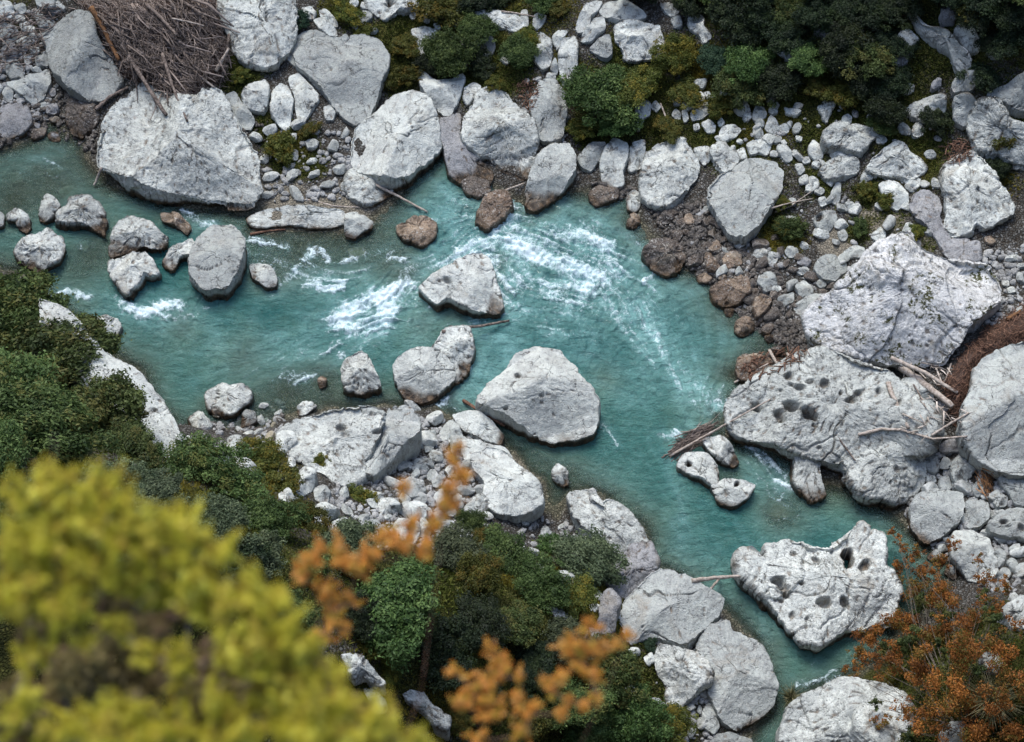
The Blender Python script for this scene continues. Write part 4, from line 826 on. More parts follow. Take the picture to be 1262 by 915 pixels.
# swirl the direction a little
sw = .75*fbm(cxg*.35, cyg*.35, cxg*0, 3, 71)+.35*fbm(cxg*1.1, cyg*1.1, cxg*0, 2, 72)
cfx, cfy = cfx*np.cos(sw)-cfy*np.sin(sw), cfx*np.sin(sw)+cfy*np.cos(sw)
n_ = np.hypot(cfx, cfy)+1e-6; cfx /= n_; cfy /= n_
def bil(G, u, v):
    u = np.clip(u, 0, G.shape[0]-1.001); v = np.clip(v, 0, G.shape[1]-1.001); i = u.astype(np.int32); j = v.astype(np.int32); a, b = u-i, v-j
    return G[i, j]*(1-a)*(1-b)+G[i+1, j]*a*(1-b)+G[i, j+1]*(1-a)*b+G[i+1, j+1]*a*b
ii, jj = np.meshgrid(np.arange(wx.shape[0], dtype=float), np.arange(wx.shape[1], dtype=float), indexing='ij')
wh = Hf(wx, wy); keepw = wh < .16
sel = np.zeros_like(keepw); 
for a in range(-6, 7, 3):
    for b in range(-6, 7, 3): sel |= np.roll(np.roll(keepw, a, 0), b, 1)
si = np.where(sel)
fx = bil(cfx, ii[si]/8, jj[si]/8); fy = bil(cfy, ii[si]/8, jj[si]/8); l_ = np.hypot(fx, fy)+1e-6; fx /= l_; fy /= l_
FXg = np.zeros_like(wx); FYg = np.zeros_like(wx); FXg[si] = fx; FYg[si] = fy
def lic(src, steps, perp=False):
    A = src[si].copy(); ax, ay = (FXg, FYg) if not perp else (-FYg, FXg)
    for sg in (1, -1):
        u, v = ii[si].copy(), jj[si].copy()
        for k in range(steps):
            iu = np.clip(u+.5, 0, wx.shape[0]-1).astype(np.int32); iv = np.clip(v+.5, 0, wx.shape[1]-1).astype(np.int32)
            u += sg*ax[iu, iv]; v += sg*ay[iu, iv]; A += bil(src, u, v)
    out = np.zeros_like(src); out[si] = A/(2*steps+1); s = A/(2*steps+1); out[si] = (s-s.mean())/s.std(); return out
N1 = fbm(wx*5.2, wy*5.2, wx*0, 2, 81); N2 = fbm(wx*8, wy*8, wx*0, 2, 82); N3 = fbm(wx*2.0, wy*2.0, wx*0, 2, 83)
streak = lic(N2, 14); longst = lic(N1, 34); ripple = lic(N1, 7, True); ripf = lic(N2, 4, True)
fine = fbm(wx*9, wy*9, wx*0, 2, 84); mid_ = fbm(wx*1.1, wy*1.1, wx*0, 4, 85)
# (px polyline, half width px, foam strength, milky strength, roughness of the surface)
FOAM = [('P:600,290 650,310 700,330 745,360',66,.56,.75,1.),('P:640,360 690,375 730,400',26,.5,.7,.8),('P:430,395 480,370 540,350',38,.50,.6,.8),('P:700,360 760,390 810,440',34,.42,.6,.6),('P:320,320 380,335 440,335 520,320',26,.42,.35,.5),('P:150,380 200,385 250,380',18,.42,.4,.5),('P:340,440 400,430 470,420',20,.3,.3,.3),('P:870,470 900,500 930,560 960,600',16,.38,.35,.5),('P:612,275 645,300 685,322 735,345',26,.9,.9,1.0),('P:660,300 720,290 760,320',22,.75,.7,.9),('P:608,350 660,350 720,365',26,.75,.7,.8),('P:640,385 670,400 700,420',14,.35,.5,.5),('P:600,300 606,330 628,352',15,.85,.7,.8),
        ('P:725,340 750,370 790,400 815,430 845,465 868,500',20,.50,.85,.6),('P:760,300 800,340 840,400',24,.12,.35,.5),('P:700,380 760,420 800,470',26,.10,.4,.4),
        ('P:415,398 440,382 475,368 505,350',16,1.1,.9,1.0),('P:430,408 470,400 480,380',13,.95,.8,.8),('P:505,335 540,325 580,310 610,290',19,.62,.6,.8),('P:480,380 500,395 515,385',15,.35,.6,.6),('P:560,312 585,312 600,318',8,.9,.6,.5),
        ('P:380,352 400,356 425,352',8,1.0,.5,.5),('P:356,338 372,325 390,312',9,.85,.6,.5),('P:400,312 408,322',6,.8,.4,.3),('P:311,293 330,300 355,303',8,.75,.5,.4),('P:425,322 440,320',6,.8,.3,.3),('P:478,320 495,326',5,.95,.3,.3),('P:498,305 530,312 560,322',8,.45,.3,.5),
        ('P:158,378 180,388 200,378 222,378',9,1.15,.6,.6),('P:200,392 240,390 262,378',6,.65,.4,.4),('P:64,367 84,358 106,365',6,1.0,.4,.4),('P:225,262 245,272 262,275',7,.85,.5,.4),('P:788,350 802,340',4,1.1,.3,.2),
        ('P:905,528 915,545 930,560 950,575',10,.65,.5,.7),('P:960,596 985,606 1000,612',6,.8,.5,.5),('P:955,580 970,600',8,.5,.4,.5),('P:815,535 832,530',7,.75,.5,.4),('P:862,500 872,470',7,.4,.5,.3),('P:835,560 842,620 836,680',9,.28,.3,.4),
        ('P:570,480 600,440 640,440',26,.0,.55,.4),('P:590,400 620,420',18,.05,.5,.4),('P:350,460 370,470 380,465',7,.6,.4,.3),('P:330,465 355,468',5,.4,.3,.2),('P:745,530 760,545',6,.4,.3,.2),('P:250,400 330,430 400,440',30,.10,.25,.3),('P:405,435 415,415 420,440',5,.7,.3,.2),
        ('P:985,842 1010,838 1025,830',6,.55,.2,.3),('P:875,405 900,430 880,450',14,.08,.2,.3),('P:540,500 548,490',5,.9,.4,.2),('P:575,400 590,395 628,397',4,.4,.3,.2),('P:640,440 690,420 740,445',8,.12,.3,.3),('P:520,355 515,375',6,.6,.4,.3),('P:560,250 585,262 600,285',6,.35,.3,.4),
        ('P:850,690 880,720 900,760 930,800',20,.10,.2,.4),('P:455,460 500,430',8,.2,.3,.2),('P:20,195 60,200',10,.1,.2,.2)]
WPX = .45*fbm(wx*.9, wy*.9, wx*0, 4, 91, .65); WPY = .45*fbm(wx*.9, wy*.9, wx*0+9, 4, 92, .65)
foam = np.zeros_like(wx); milk = np.zeros_like(wx); chop = np.zeros_like(wx)
for (s, hw, f, mk, ch) in FOAM:
    L = pts(s); W = at(L[:, 0], L[:, 1], 0.)[:, :2]; r = hw/25.2
    bx = (W[:, 0].min()-4*r-1, W[:, 0].max()+4*r+1); by = (W[:, 1].min()-4*r-1, W[:, 1].max()+4*r+1)
    i0, i1 = np.searchsorted(WX, bx); j0, j1 = np.searchsorted(WY, by); sl = (slice(i0, i1), slice(j0, j1))
    d = distpoly(wx[sl]+WPX[sl], wy[sl]+WPY[sl], W, False)/r
    foam[sl] = np.maximum(foam[sl], f*np.exp(-(d*.9)**2.2)); milk[sl] = np.maximum(milk[sl], mk*np.exp(-(d*.62)**2)); chop[sl] = np.maximum(chop[sl], ch*np.exp(-(d*.6)**2))
fraw = (foam*.95+.10*streak*sst(0, .3, foam)+.08*longst*sst(0, .2, foam)+.12*fine+.24*mid_)
fm = sst(.52, .95, fraw)
fraw = np.maximum(fraw, .62*sst(2.3, 3.2, streak+.6*longst+.8*mid_)*sst(0, .12, milk+.04))
mlk = np.clip(milk*(.75+.10*longst+.5*mid_+.3*N3)+.10*sst(-.1, .7, mid_+.25*longst), 0, 1)
wz = .007*ripple+.006*ripf+.006*streak+.012*fbm(wx*2.4, wy*2.4, wx*0, 3, 90)+chop*(.04*streak+.17*fbm(wx*1.5, wy*1.5, wx*0, 5, 88, .6, True)+.03*ripple)+fm*(.08+.07*fine)
wz *= sst(.2, -.5, wh)*.85+.15
def water_material():
    m, t = mat_new('river_water'); N = NT(t); g = N.n('ShaderNodeNewGeometry'); P = g.outputs['Position']
    dp = N.attr('depth'); mk = N.attr('milk'); fo = N.attr('foam'); st = N.attr('streak')
    big = N.noise(P, .22, 3, .5)
    c = N.mix(N.ramp(dp, .15, 1.75), (.12, .17, .125), (.014, .098, .094)); c = N.mix(N.ramp(big, .35, .65, 0, .45), c, (.085, .21, .18))
    c = N.mix(N.ramp(N.noise(P, .16, 4, .6), .52, .7, 0, .4), c, (.11, .21, .15))
    c = N.mix(N.ramp(st, -2.2, 2.2, 0, .09), c, (.07, .16, .145))
    c = N.mix(N.math('MULTIPLY', mk, .85), c, (.24, .48, .47))
    b = N.n('ShaderNodeBsdfDiffuse'); N.l(c, b.inputs[0])
    tr = N.n('ShaderNodeBsdfTransparent'); N.l(N.mix(N.ramp(dp, 0, .6), (.93, .97, .93), (.62, .82, .74)), tr.inputs[0])
    mpw = N.n('ShaderNodeMapping'); N.l(P, mpw.inputs[0]); mpw.inputs['Rotation'].default_value = (0, 0, .5); mpw.inputs['Scale'].default_value = (.7, 1.5, 1)
    h = N.math('ADD', N.noise(mpw.outputs[0], 2.2, 5, .66, 1.2), N.math('MULTIPLY', N.noise(mpw.outputs[0], 8, 3, .6, .6), .45)); nb = N.bump(h, 1., .2)
    N.l(nb, b.inputs['Normal'])
    op = N.ramp(dp, .0, 1.15, .10, .97); op = N.math('MAXIMUM', op, N.math('MULTIPLY', mk, .9))
    m1 = N.n('ShaderNodeMixShader'); N.l(op, m1.inputs[0]); N.l(tr.outputs[0], m1.inputs[1]); N.l(b.outputs[0], m1.inputs[2])
    gl = N.n('ShaderNodeBsdfGlossy'); gl.inputs['Roughness'].default_value = .2; N.l(nb, gl.inputs['Normal'])
    fr = N.n('ShaderNodeFresnel'); fr.inputs[0].default_value = 1.36; N.l(nb, fr.inputs['Normal'])
    m2 = N.n('ShaderNodeMixShader'); N.l(fr.outputs[0], m2.inputs[0]); N.l(m1.outputs[0], m2.inputs[1]); N.l(gl.outputs[0], m2.inputs[2])
    fd = N.n('ShaderNodeBsdfPrincipled'); fd.inputs['Base Color'].default_value = (.70, .83, .88, 1); fd.inputs['Roughness'].default_value = .6; fd.inputs['Specular IOR Level'].default_value = .2; N.l(N.bump(N.noise(P, 12, 4, .7), .8, .08), fd.inputs['Normal'])
    m3 = N.n('ShaderNodeMixShader'); fo = N.math('ADD', fo, N.math('ADD', N.math('MULTIPLY', N.math('SUBTRACT', N.noise(P, 2.9, 7, .74, 1.6), .5), 2.3), N.math('MULTIPLY', N.math('SUBTRACT', N.noise(P, 13, 3, .6), .5), .7))); N.l(N.ramp(fo, .42, 1.2, 0, .93), m3.inputs[0]); N.l(m2.outputs[0], m3.inputs[1]); N.l(fd.outputs[0], m3.inputs[2])
    o = N.n('ShaderNodeOutputMaterial'); N.l(m3.outputs[0], o.inputs[0]); return m
_p = np.stack([wx, wy, wx*0], -1); qx, qy = topx(_p); occb = occ0.astype(float)
for _ in range(2): occb = (occb+np.roll(occb, 1, 0)+np.roll(occb, -1, 0)+np.roll(occb, 1, 1)+np.roll(occb, -1, 1))/5
edge = occb[np.clip((qx/2+60).astype(int), 0, occ.shape[0]-1), np.clip((qy/2+60).astype(int), 0, occ.shape[1]-1)]
edge = sst(.02, .3, edge)*sst(1., .8, edge)
fraw = np.maximum(fraw, edge*(.25+.6*chop+.28*mid_+.2*fine)); wz += edge*.02
F, used = grid_faces(len(WX), len(WY), keepw)
V = np.stack([wx, wy, wz], -1).reshape(-1, 3)[used]
w = mesh_np('river_water', V, F, water_material(), attrs={'depth': np.maximum(-wh, 0).ravel()[used], 'milk': mlk.ravel()[used], 'foam': fraw.ravel()[used], 'streak': (longst).ravel()[used]})
tag(w, kind='structure')
# ------------------------------------------------------------------ plants
def leaves_np(cen, rad, n, ls, rs, flat=.85, shell=.45, elong=1.6, up=.35):
    cen = np.asarray(cen, float); rad = np.asarray(rad, float); wgt = rad**2; idx = rs.choice(len(cen), n, p=wgt/wgt.sum())
    d = rs.normal(size=(n, 3)); d[:, 2] = np.where(rs.random(n) < .8, np.abs(d[:, 2]), d[:, 2]); d /= np.linalg.norm(d, axis=1, keepdims=True)
    r = rad[idx]*(1-shell*rs.random(n)**1.6)*(1+.5*fbm(d[:, 0]*2.6+idx, d[:, 1]*2.6, d[:, 2]*2.6, 2, 5))*np.where(rs.random(n) < .12, rs.uniform(1, 1.7, n), 1)
    p = cen[idx]+d*r[:, None]*np.array([1, 1, flat])
    nn = d+rs.normal(size=(n, 3))*.75+np.array([0, 0, up]); nn /= np.linalg.norm(nn, axis=1, keepdims=True)
    a = np.cross(nn, rs.normal(size=(n, 3))); a /= np.linalg.norm(a, axis=1, keepdims=True)+1e-9; b = np.cross(nn, a)
    s = ls*rs.uniform(.55, 1.25, n)[:, None]
    V = np.stack([p-a*s*elong*.5, p+b*s*.36+nn*s*.1, p+a*s*elong*.5, p-b*s*.36+nn*s*.1], 1).reshape(-1, 3)
    F = np.arange(4*n).reshape(-1, 4); ct = rs.random(len(cen)); ch = rs.random(len(cen))
    tone = np.clip(.45*rs.random(n)+.45*ct[idx]+.1, 0, 1); hue = np.clip(.65*ch[idx]+.35*rs.random(n), 0, 1)
    return V, F, np.repeat(tone, 4), np.repeat(hue, 4)
def crown(seed, ncl, kind='bush'):
    rs = np.random.default_rng(seed); c = []; r = []
    lob = [(rs.uniform(-.5, .5), rs.uniform(-.5, .5), rs.uniform(-.1, .35), rs.uniform(.45, .68)) for _ in range(5)]+[(0, 0, .1, .62)]
    for i in range(ncl):
        L = lob[rs.integers(6)]; d = rs.normal(size=3); d[2] = abs(d[2])*.9; d /= np.linalg.norm(d); q = L[3]*rs.uniform(.6, 1.0)
        c.append((L[0]+d[0]*q, L[1]+d[1]*q, L[2]+d[2]*q*.85)); r.append(rs.uniform(.07, .24)*(1.15 if kind == 'tree' else 1))
    return np.array(c), np.array(r)
PROTO = {}
def plant_proto(kind, spec, k):
    key = (kind, spec, k)
    if key in PROTO: return PROTO[key]
    n, ls, ncl = {'bush': (6500, .07, 75), 'shrub': (15000, .05, 125), 'tree': (24000, .052, 120)}[kind]
    rs = np.random.default_rng(k*31+len(spec)); c, r = crown(k*7+len(spec), ncl, kind)
    V, F, tn, hu = leaves_np(c, r, n, ls, rs)
    f = mesh_np('foliage', V, F, M['lf_'+spec], attrs={'tone': tn, 'hue': hu})
    parts = []
    for i in rs.choice(len(c), min(len(c), 16), replace=False):
        q = c[i]*.9; base = np.array([rs.uniform(-.05, .05), rs.uniform(-.05, .05), -.75]); m1 = base*.5+q*.35+np.array([0, 0, .02])
        parts.append(tube_np([base, base*.4+m1*.5, m1, q], [.045, .034, .022, .008], 6))
    V2, Fs = join_np(parts); s = mesh_np('branches', V2, Fs, M['bark'], attrs={'hue': np.zeros(len(V2))})
    PROTO[key] = (f, s, [True]); return PROTO[key]
def placed(px, py, hc):
    z = 0.
    for _ in range(30):
        p = at(px, py, z); z = .5*z+.5*(Hf(p[0], p[1])+hc)
    return p
def plant(px, py, r, kind, spec, lab, name='shrub', cat='shrub', group=None, hgt=.5, k=None, sx=1., squash=.85):
    q = 0
    for _ in range(3):                                      # size in metres from the size in the photo
        p = placed(px, py, (q or r/25.2)*hgt); q = r*KPX*float((p-CAM)@FWD)
    zg = Hf(p[0], p[1]); f, s, fresh = plant_proto(kind, spec, k if k is not None else int(RNG.integers(4)))
    e = empty(name, (p[0], p[1], zg), lab, cat, group); e.rotation_euler = (RNG.uniform(-.15, .15), RNG.uniform(-.15, .15), RNG.uniform(0, 6.28)); asp = RNG.uniform(.82, 1.12)
    for o in (f, s):
        c = o if fresh[0] else o.copy()
        if not fresh[0]: COL.objects.link(c)
        c.parent = e; c.scale = (q*1.22*sx*asp, q*1.22/asp, q*1.1*squash*RNG.uniform(.85, 1.25)); c.location = (0, 0, float(p[2]-zg))
    fresh[0] = False; return e

GS_ = 'dark evergreens of the wooded slope'
B = [ # px, py, r, kind, species, label, group
 (553,62,33,'shrub','green','bright deep green shrub over the vee-shaped boulder at the top'),
 (633,66,25,'shrub','green','mid green rounded shrub below the row of small white stones'),
 (590,84,20,'bush','dark','low dark shrub between the two green shrubs at the top'),
 (497,95,20,'bush','olive','olive yellow tuft right of the flat triangular boulder'),
 (502,58,20,'bush','olive','dull olive shrub above the olive yellow tuft'),
 (425,20,20,'bush','olive','olive shrub at the top edge between the slab and the leaning slats'),
 (366,28,15,'bush','teal','small dark shrub on the right edge of the tall pale slab'),
 (250,52,17,'bush','green','dark green tuft growing out of the driftwood pile'),
 (262,126,10,'bush','green','small bright green tuft on the largest upper left boulder'),
 (735,128,44,'shrub','green','brightest big green shrub of the far bank, above the waterline boulders'),
 (712,165,20,'bush','olive','olive lower fringe of the brightest big green shrub'),
 (785,108,32,'shrub','olive','olive shrub right of the brightest big green shrub'),
 (835,72,27,'shrub','olive','olive shrub below the layered white block'),
 (877,77,21,'shrub','teal','small blue-green round shrub on the dark slope'),
 (926,88,31,'shrub','green','leafy green shrub right of the blue-green round shrub'),
 (998,78,28,'shrub','green','brightest green shrub in the dark woods beside the cracked white rock'),
 (1012,112,18,'bush','olive','small olive shrub under the brightest shrub of the dark woods'),
 (686,14,15,'bush','olive','olive shrub left of the smooth leaning slab at the top'),
 (672,5,20,'bush','green','yellowish green shrub at the top edge above the small white row'),
 (540,20,30,'bush','olive','dark olive shrub above the bright deep green shrub'),
 (605,5,28,'bush','dark','dark shrub at the top edge above the long white slab'),
 (745,-8,0,'shrub','dark','dark shrub above the lens-shaped boulder'),
 (968,284,19,'bush','green','green grassy tuft right of the big rounded grey boulder'),
 (962,250,13,'bush','olive','olive tuft touching the right side of the big rounded grey boulder'),
 (1060,285,13,'bush','green','small green shrub at the edge of the sandy patch'),
 (1066,235,14,'bush','olive','yellowish shrub between the narrow standing stone and the sandy patch'),
 (528,78,20,'shrub','dark','dark shrub left of the bright deep green shrub at the top'),
 (592,38,24,'shrub','green','deep green shrub just under the long white slab at the top'),
 (610,104,13,'bush','olive','small olive tuft above the tall white rounded boulder'),
 (655,48,15,'bush','olive','olive bush between the small white row and the speckled boulder'),
 (760,158,24,'shrub','green','lower right part of the green growth, shrub above the waterline boulders'),
 (852,118,22,'bush','olive','olive yellow shrub under the blue-green round shrub'),
 (893,128,18,'bush','olive','dull shrub left of the lone grey pebble-shaped stone'),
 (935,120,22,'bush','holm','mid green shrub right below the leafy green shrub of the slope'),
 (1040,125,24,'bush','olive','dull olive shrub on the turf below the dark woods'),
 (1078,158,20,'bush','holm','low shrub right of the forked white stone'),
 (1196,14,22,'shrub','olive','olive shrub growing above the pale curving ledge'),
 (1222,55,20,'shrub','dark','dark shrub right of the pale curving ledge'),
 (1228,212,18,'bush','dark','dark bush right of the heart-shaped boulder top'),
 (450,42,15,'bush','olive','olive bush right of the leaning pale slats'),
 (292,96,13,'bush','olive','olive tuft below the tall pale slab at the top'),
 (1095,245,13,'bush','olive','low olive plant beside the many-sided pale stone'),
 (1130,290,12,'bush','olive','mossy tuft along the lower edge of the sandy patch'),
 (1150,150,22,'bush','dark','dark low shrub above the low grey boulder in the turf'),
 (350,180,22,'bush','olive','larger olive mossy tuft below the three standing stones'),
 (385,160,14,'bush','olive','smaller olive mossy tuft below the wedge-shaped stone'),
 (820,162,18,'bush','olive','round olive moss cushion circled by small pale stones'),
 (1215,100,24,'bush','dark','dark shrub hanging over the overhanging slab'),
 (1240,165,24,'bush','olive','dull olive shrub on the long dipping slab at the right edge'),
 (1105,25,0,'bush','olive',''),
 # near left trees and shrubs
 (22,392,58,'tree','holm','topmost oak crown at the left edge, above the pool'),
 (72,450,60,'tree','holm','oak crown leaning over the smooth pale slab'),
 (12,490,62,'tree','holm','oak crown at the left edge below the topmost one'),
 (96,415,42,'tree','holm','oak crown whose right edge meets the river above the slab'),
 (140,490,34,'shrub','holm','small oak crown lying over the middle of the smooth pale slab'),
 (110,515,52,'tree','holm','oak crown with a rusty spot beside the smooth pale slab'),
 (55,545,58,'tree','holm','dark oak crown just above the yellow bush'),
 (165,550,38,'shrub','holm','small oak crown at the lower tip of the smooth pale slab'),
 (10,580,44,'tree','holm','oak crown at the left edge beside the top of the yellow bush'),
 (138,590,38,'shrub','grey','grey-green shrub above the yellow bush'),
 (190,620,38,'shrub','grey','grey-green shrub right of the top of the yellow bush'),
 (235,575,38,'shrub','holm','tangled shrub in front of the near shore stones'),
 (285,600,40,'shrub','holm','shrub between the near shore and the small white bits of rock'),
 (320,570,30,'shrub','olive','olive shrub bordering the broad pitted slab'),
 (275,660,40,'shrub','grey','shrub dotted with pale rock right of the yellow bush'),
 (330,640,36,'shrub','green','green shrub left of the orange leaves'),
 (352,602,26,'bush','olive','low olive shrub below the pitted slab corner'),
 (385,640,28,'shrub','olive','olive shrub between the pale bank rocks and the orange leaves'),
 (330,700,40,'shrub','grey','dark grey-green shrub above the shoulder of the yellow bush'),
 (400,575,14,'bush','olive','small yellow-green tuft on the broad pitted slab'),
 (448,612,18,'bush','olive','olive tuft at the foot of the smooth light grey boulder'),
 (502,752,58,'tree','green','big round dark green shrub at lower centre'),
 (440,770,26,'shrub','dark','dark shrub at the left side of the big round green shrub'),
 (462,800,20,'shrub','olive','yellow-green leafy shrub above the white ridge rock'),
 (486,830,18,'shrub','olive','olive shrub between the white ridge rock and the jagged ridge'),
 (585,715,32,'shrub','olive','dull olive shrub right of the big round green shrub'),
 (592,765,34,'shrub','dark','dark shrub between the round green shrub and the orange twigs'),
 (577,645,20,'shrub','green','small deep green shrub right of the orange leaves'),
 (628,685,34,'shrub','green','grass-green shrub below the grey-white near-bank boulder'),
 (600,665,20,'shrub','olive','olive shrub right of the small deep green shrub'),
 (680,672,20,'bush','green','low green shrub on the shady side of the grey-white near-bank boulder'),
 (725,690,40,'shrub','grey','feathery grey-green shrub covering the long pale bank rock'),
 (668,730,34,'shrub','green','green shrub left of the feathery grey-green one'),
 (705,745,30,'shrub','olive','olive shrub before the dark grey rock wall'),
 (640,775,34,'shrub','holm','shrub above the right orange twigs'),
 (556,885,20,'shrub','olive','olive shrub right of the jagged pale ridge'),
 (755,835,40,'shrub','holm','dark leafy shrub left of the white knob'),
 (770,880,42,'shrub','green','dark green shrub at the bottom edge left of the white knob'),
 (820,890,30,'shrub','olive','olive shrub at the bottom edge under the white knob'),
 (700,880,40,'shrub','holm','shrub behind the right orange twigs at the bottom'),
 (640,900,36,'shrub','olive','olive shrub at the bottom edge between the orange twigs'),
 (800,795,10,'bush','teal','pale blue-green tuft at the lower left of the smooth slab'),
 (650,830,32,'shrub','dark','dark shrub seen through the right orange twigs'),
 (900,870,0,'bush','olive',''),
 (886,832,8,'bush','olive','small ochre tuft between the white knob and the notched boulder'),
 (852,848,7,'bush','olive','tiny ochre tuft growing on the white knob'),
]
for b in B:
    if b[2] > 0: plant(b[0], b[1], b[2], b[3], b[4], b[5], name={'tree': 'oak_tree' if b[4] == 'holm' else 'shrub'}.get(b[3], 'shrub'), cat='tree' if b[3] == 'tree' and b[4] == 'holm' else 'shrub', group='oak crowns of the near left bank' if (b[3], b[4]) == ('tree', 'holm') else None, hgt=.8 if b[3] == 'tree' else .55 if b[3] != 'bush' else .3)
rd = np.random.default_rng(12)
DK = [(840,-5),(905,35),(940,20),(975,15),(1010,20),(1045,10),(1080,25),(1110,10),(1040,55),(1075,70),(1110,60),(1060,100),(1100,105),(1090,135),(965,50),(905,110),(1165,-5),(1205,0),(1240,20),(1240,50),(780,-20),(860,-22),(930,-18),(1000,-20),(1070,-22),(1140,-20),(1200,-30),(1250,-25),(960,105),(1205,25)]
for i, (x, y) in enumerate(DK):
    plant(x, y, rd.uniform(24, 36), 'shrub', 'dark' if i % 3 else 'holm' if i % 2 else 'dark', 'very dark evergreen shrub merging with its neighbours on the wooded slope at upper right', group=GS_, hgt=.45)
UN = [(30,640),(60,610),(20,700),(230,700),(270,740),(300,690),(380,700),(420,680),(600,860),(730,900),(700,800),(60,760),(150,700),(560,690),(540,820),(350,760)]
for i, (x, y) in enumerate(UN):
    plant(x, y, rd.uniform(30, 42), 'shrub', ('holm', 'grey', 'dark')[i % 3], 'dark green undergrowth shrub behind the yellow bush and the orange twigs', group='undergrowth of the near slope', hgt=.3)

# turf: short blades on the mossy ground
def turf():
    n = 280000; rs = np.random.default_rng(5); x = rs.uniform(-20, 38, n*4); y = rs.uniform(-22, 30, n*4); m = gridval(MOS, x, y); s = gridval(sd, x, y)
    k = (rs.random(len(x)) < sst(.15, .8, m)) & (s > .8); x = x[k][:n]; y = y[k][:n]; n = len(x); z = Hf(x, y)
    p = np.stack([x, y, z-.02], -1); a = rs.uniform(0, 6.28, n); l = rs.uniform(.05, .16, n)*(1+.5*fbm(x*.8, y*.8, x*0, 2, 9)); w = rs.uniform(.03, .075, n); t = rs.normal(size=(n, 2))*.6
    dx = np.stack([np.cos(a), np.sin(a), a*0], -1)*w[:, None]; tip = p+np.stack([t[:, 0]*l, t[:, 1]*l, l], -1)
    V = np.stack([p-dx, p+dx, tip], 1).reshape(-1, 3); F = np.arange(3*n).reshape(-1, 3); tn = np.clip(.5+.4*fbm(x*.5, y*.5, x*0, 3, 4)+.25*rs.normal(size=n), 0, 1); hu = np.clip(.5+.7*fbm(x*.3, y*.3, x*0+7, 3, 14), 0, 1)
    o = mesh_np('turf', V, F, M['lf_olive'], attrs={'tone': np.repeat(tn, 3), 'hue': np.repeat(hu, 3)}); tag(o, 'olive and dark green turf growing between the rocks of both banks', 'turf', kind='stuff')
turf()

# plants with crowns shaped lobe by lobe: each lobe has its own distance from the viewpoint
def lobed(name, label, cat, lobes, dist, mats, n, ls, root, seed, elong=1.6, stemr=.012, group=None, shell=.6, flat=1., barkm='bark', per=7, jitter=.55, small=1., stemn=7, spray=False, twr=.004):
    rs = np.random.default_rng(seed); C_ = []; Rr = []
    for L in lobes:
        px, py, r = L[:3]; dd = dist+(L[3] if len(L) > 3 else 0); rr = r*KPX*dd
        c = along(px, py, dd+rs.uniform(-.6, .6)*rr)
        if spray:
            for k in range(max(2, per//5)):
                d = rs.normal(size=3)*.75+UPV*.9; d /= np.linalg.norm(d); s0 = c+rs.normal(size=3)*rr*.38
                for j in range(5): C_.append(s0+d*rr*(.05+.24*j)*jitter); Rr.append(rr*small*(.62, .55, .44, .3, .16)[j]*rs.uniform(.8, 1.1))
            continue
        for k in range(per):
            d = rs.normal(size=3); d /= np.linalg.norm(d); C_.append(c+d*rr*rs.uniform(.2, jitter+.15)); Rr.append(rr*rs.uniform(.28, .55)*small)
    C_ = np.array(C_); Rr = np.array(Rr); base = along(root[0], root[1], dist+root[2])
    V, F, tn, hu = leaves_np(C_, Rr, n, ls, rs, flat, shell, elong, .3)
    e = empty(name, base, label, cat, group)
    mesh_np('foliage', V-base, F, M[mats], e, attrs={'tone': tn, 'hue': hu})
    parts = []
    if spray:                                             # twigs joining every leafy spray to its nearest neighbour, down to the root
        L0 = np.array([along(L[0], L[1], dist+(L[3] if len(L) > 3 else 0)) for L in lobes]); odr = np.argsort(np.linalg.norm(L0-base, axis=1)); L0 = L0[odr]-base
        for i in range(len(L0)):
            q = L0[i]; j = int(np.argmin(np.linalg.norm(L0[:i]-q, axis=1))) if i else -1; p0 = L0[j] if i else q*0
            m = (p0+q)/2+rs.normal(size=3)*np.linalg.norm(q-p0)*.08; parts.append(tube_np([p0, m, q], np.array([1.3, 1.1, .8])*twr, 6))
            for _ in range(5):
                e2 = q+(rs.normal(size=3)*.6+UPV*.6)*lobes[odr[i]][2]*KPX*dist; parts.append(tube_np([q, (q+e2)/2+rs.normal(size=3)*.006, e2], np.array([.6, .45, .25])*twr, 5))
    for i in range(0, len(C_), stemn):
        q = C_[i]-base; m = q*.5+rs.normal(size=3)*np.linalg.norm(q)*.05; parts.append(tube_np([q*0, m*.5+np.array([0, 0, -.02]), m, q*.8+m*.1, q], np.array([3.2, 2.2, 1.5, 1, .5])*stemr, 6))
    V2, Fs = join_np(parts); mesh_np('branches', V2, Fs, M[barkm], e, attrs={'hue': np.zeros(len(V2))}); return e
YL = [(22,605,22),(60,618,40),(120,622,42),(135,590,14),(165,655,45),(45,672,50),(110,690,55),(215,660,40),(245,690,36),(225,630,14),(190,715,50),(20,745,40),(80,745,35),(262,745,44),(225,815,26),(180,800,20),(40,810,22),(25,870,26),(75,910,34),(100,780,16),(340,880,50),(150,770,18),(310,745,42),(345,775,42),(300,805,42),(370,835,42),
      (420,850,36),(440,890,44),(490,900,38),(380,900,50),(215,895,36),(150,900,40),(280,895,40),(130,880,24,.3),(260,930,60),(420,940,60),(150,940,60),(530,925,30),(110,655,30),(60,720,40),(400,795,20)]
YL = [(L[0]-20 if L[0] > 380 else L[0], L[1]+8, L[2]*.92)+tuple(L[3:]) for L in YL]
lobed('yellow_bush', 'big blurred yellow-green bush in the lower left foreground', 'bush', YL, 7.6, 'lf_yellow', 150000, .011, (240,1250,.6), 3, elong=3., stemr=.002, per=85, small=.36, jitter=1.2, stemn=100000, spray=True)
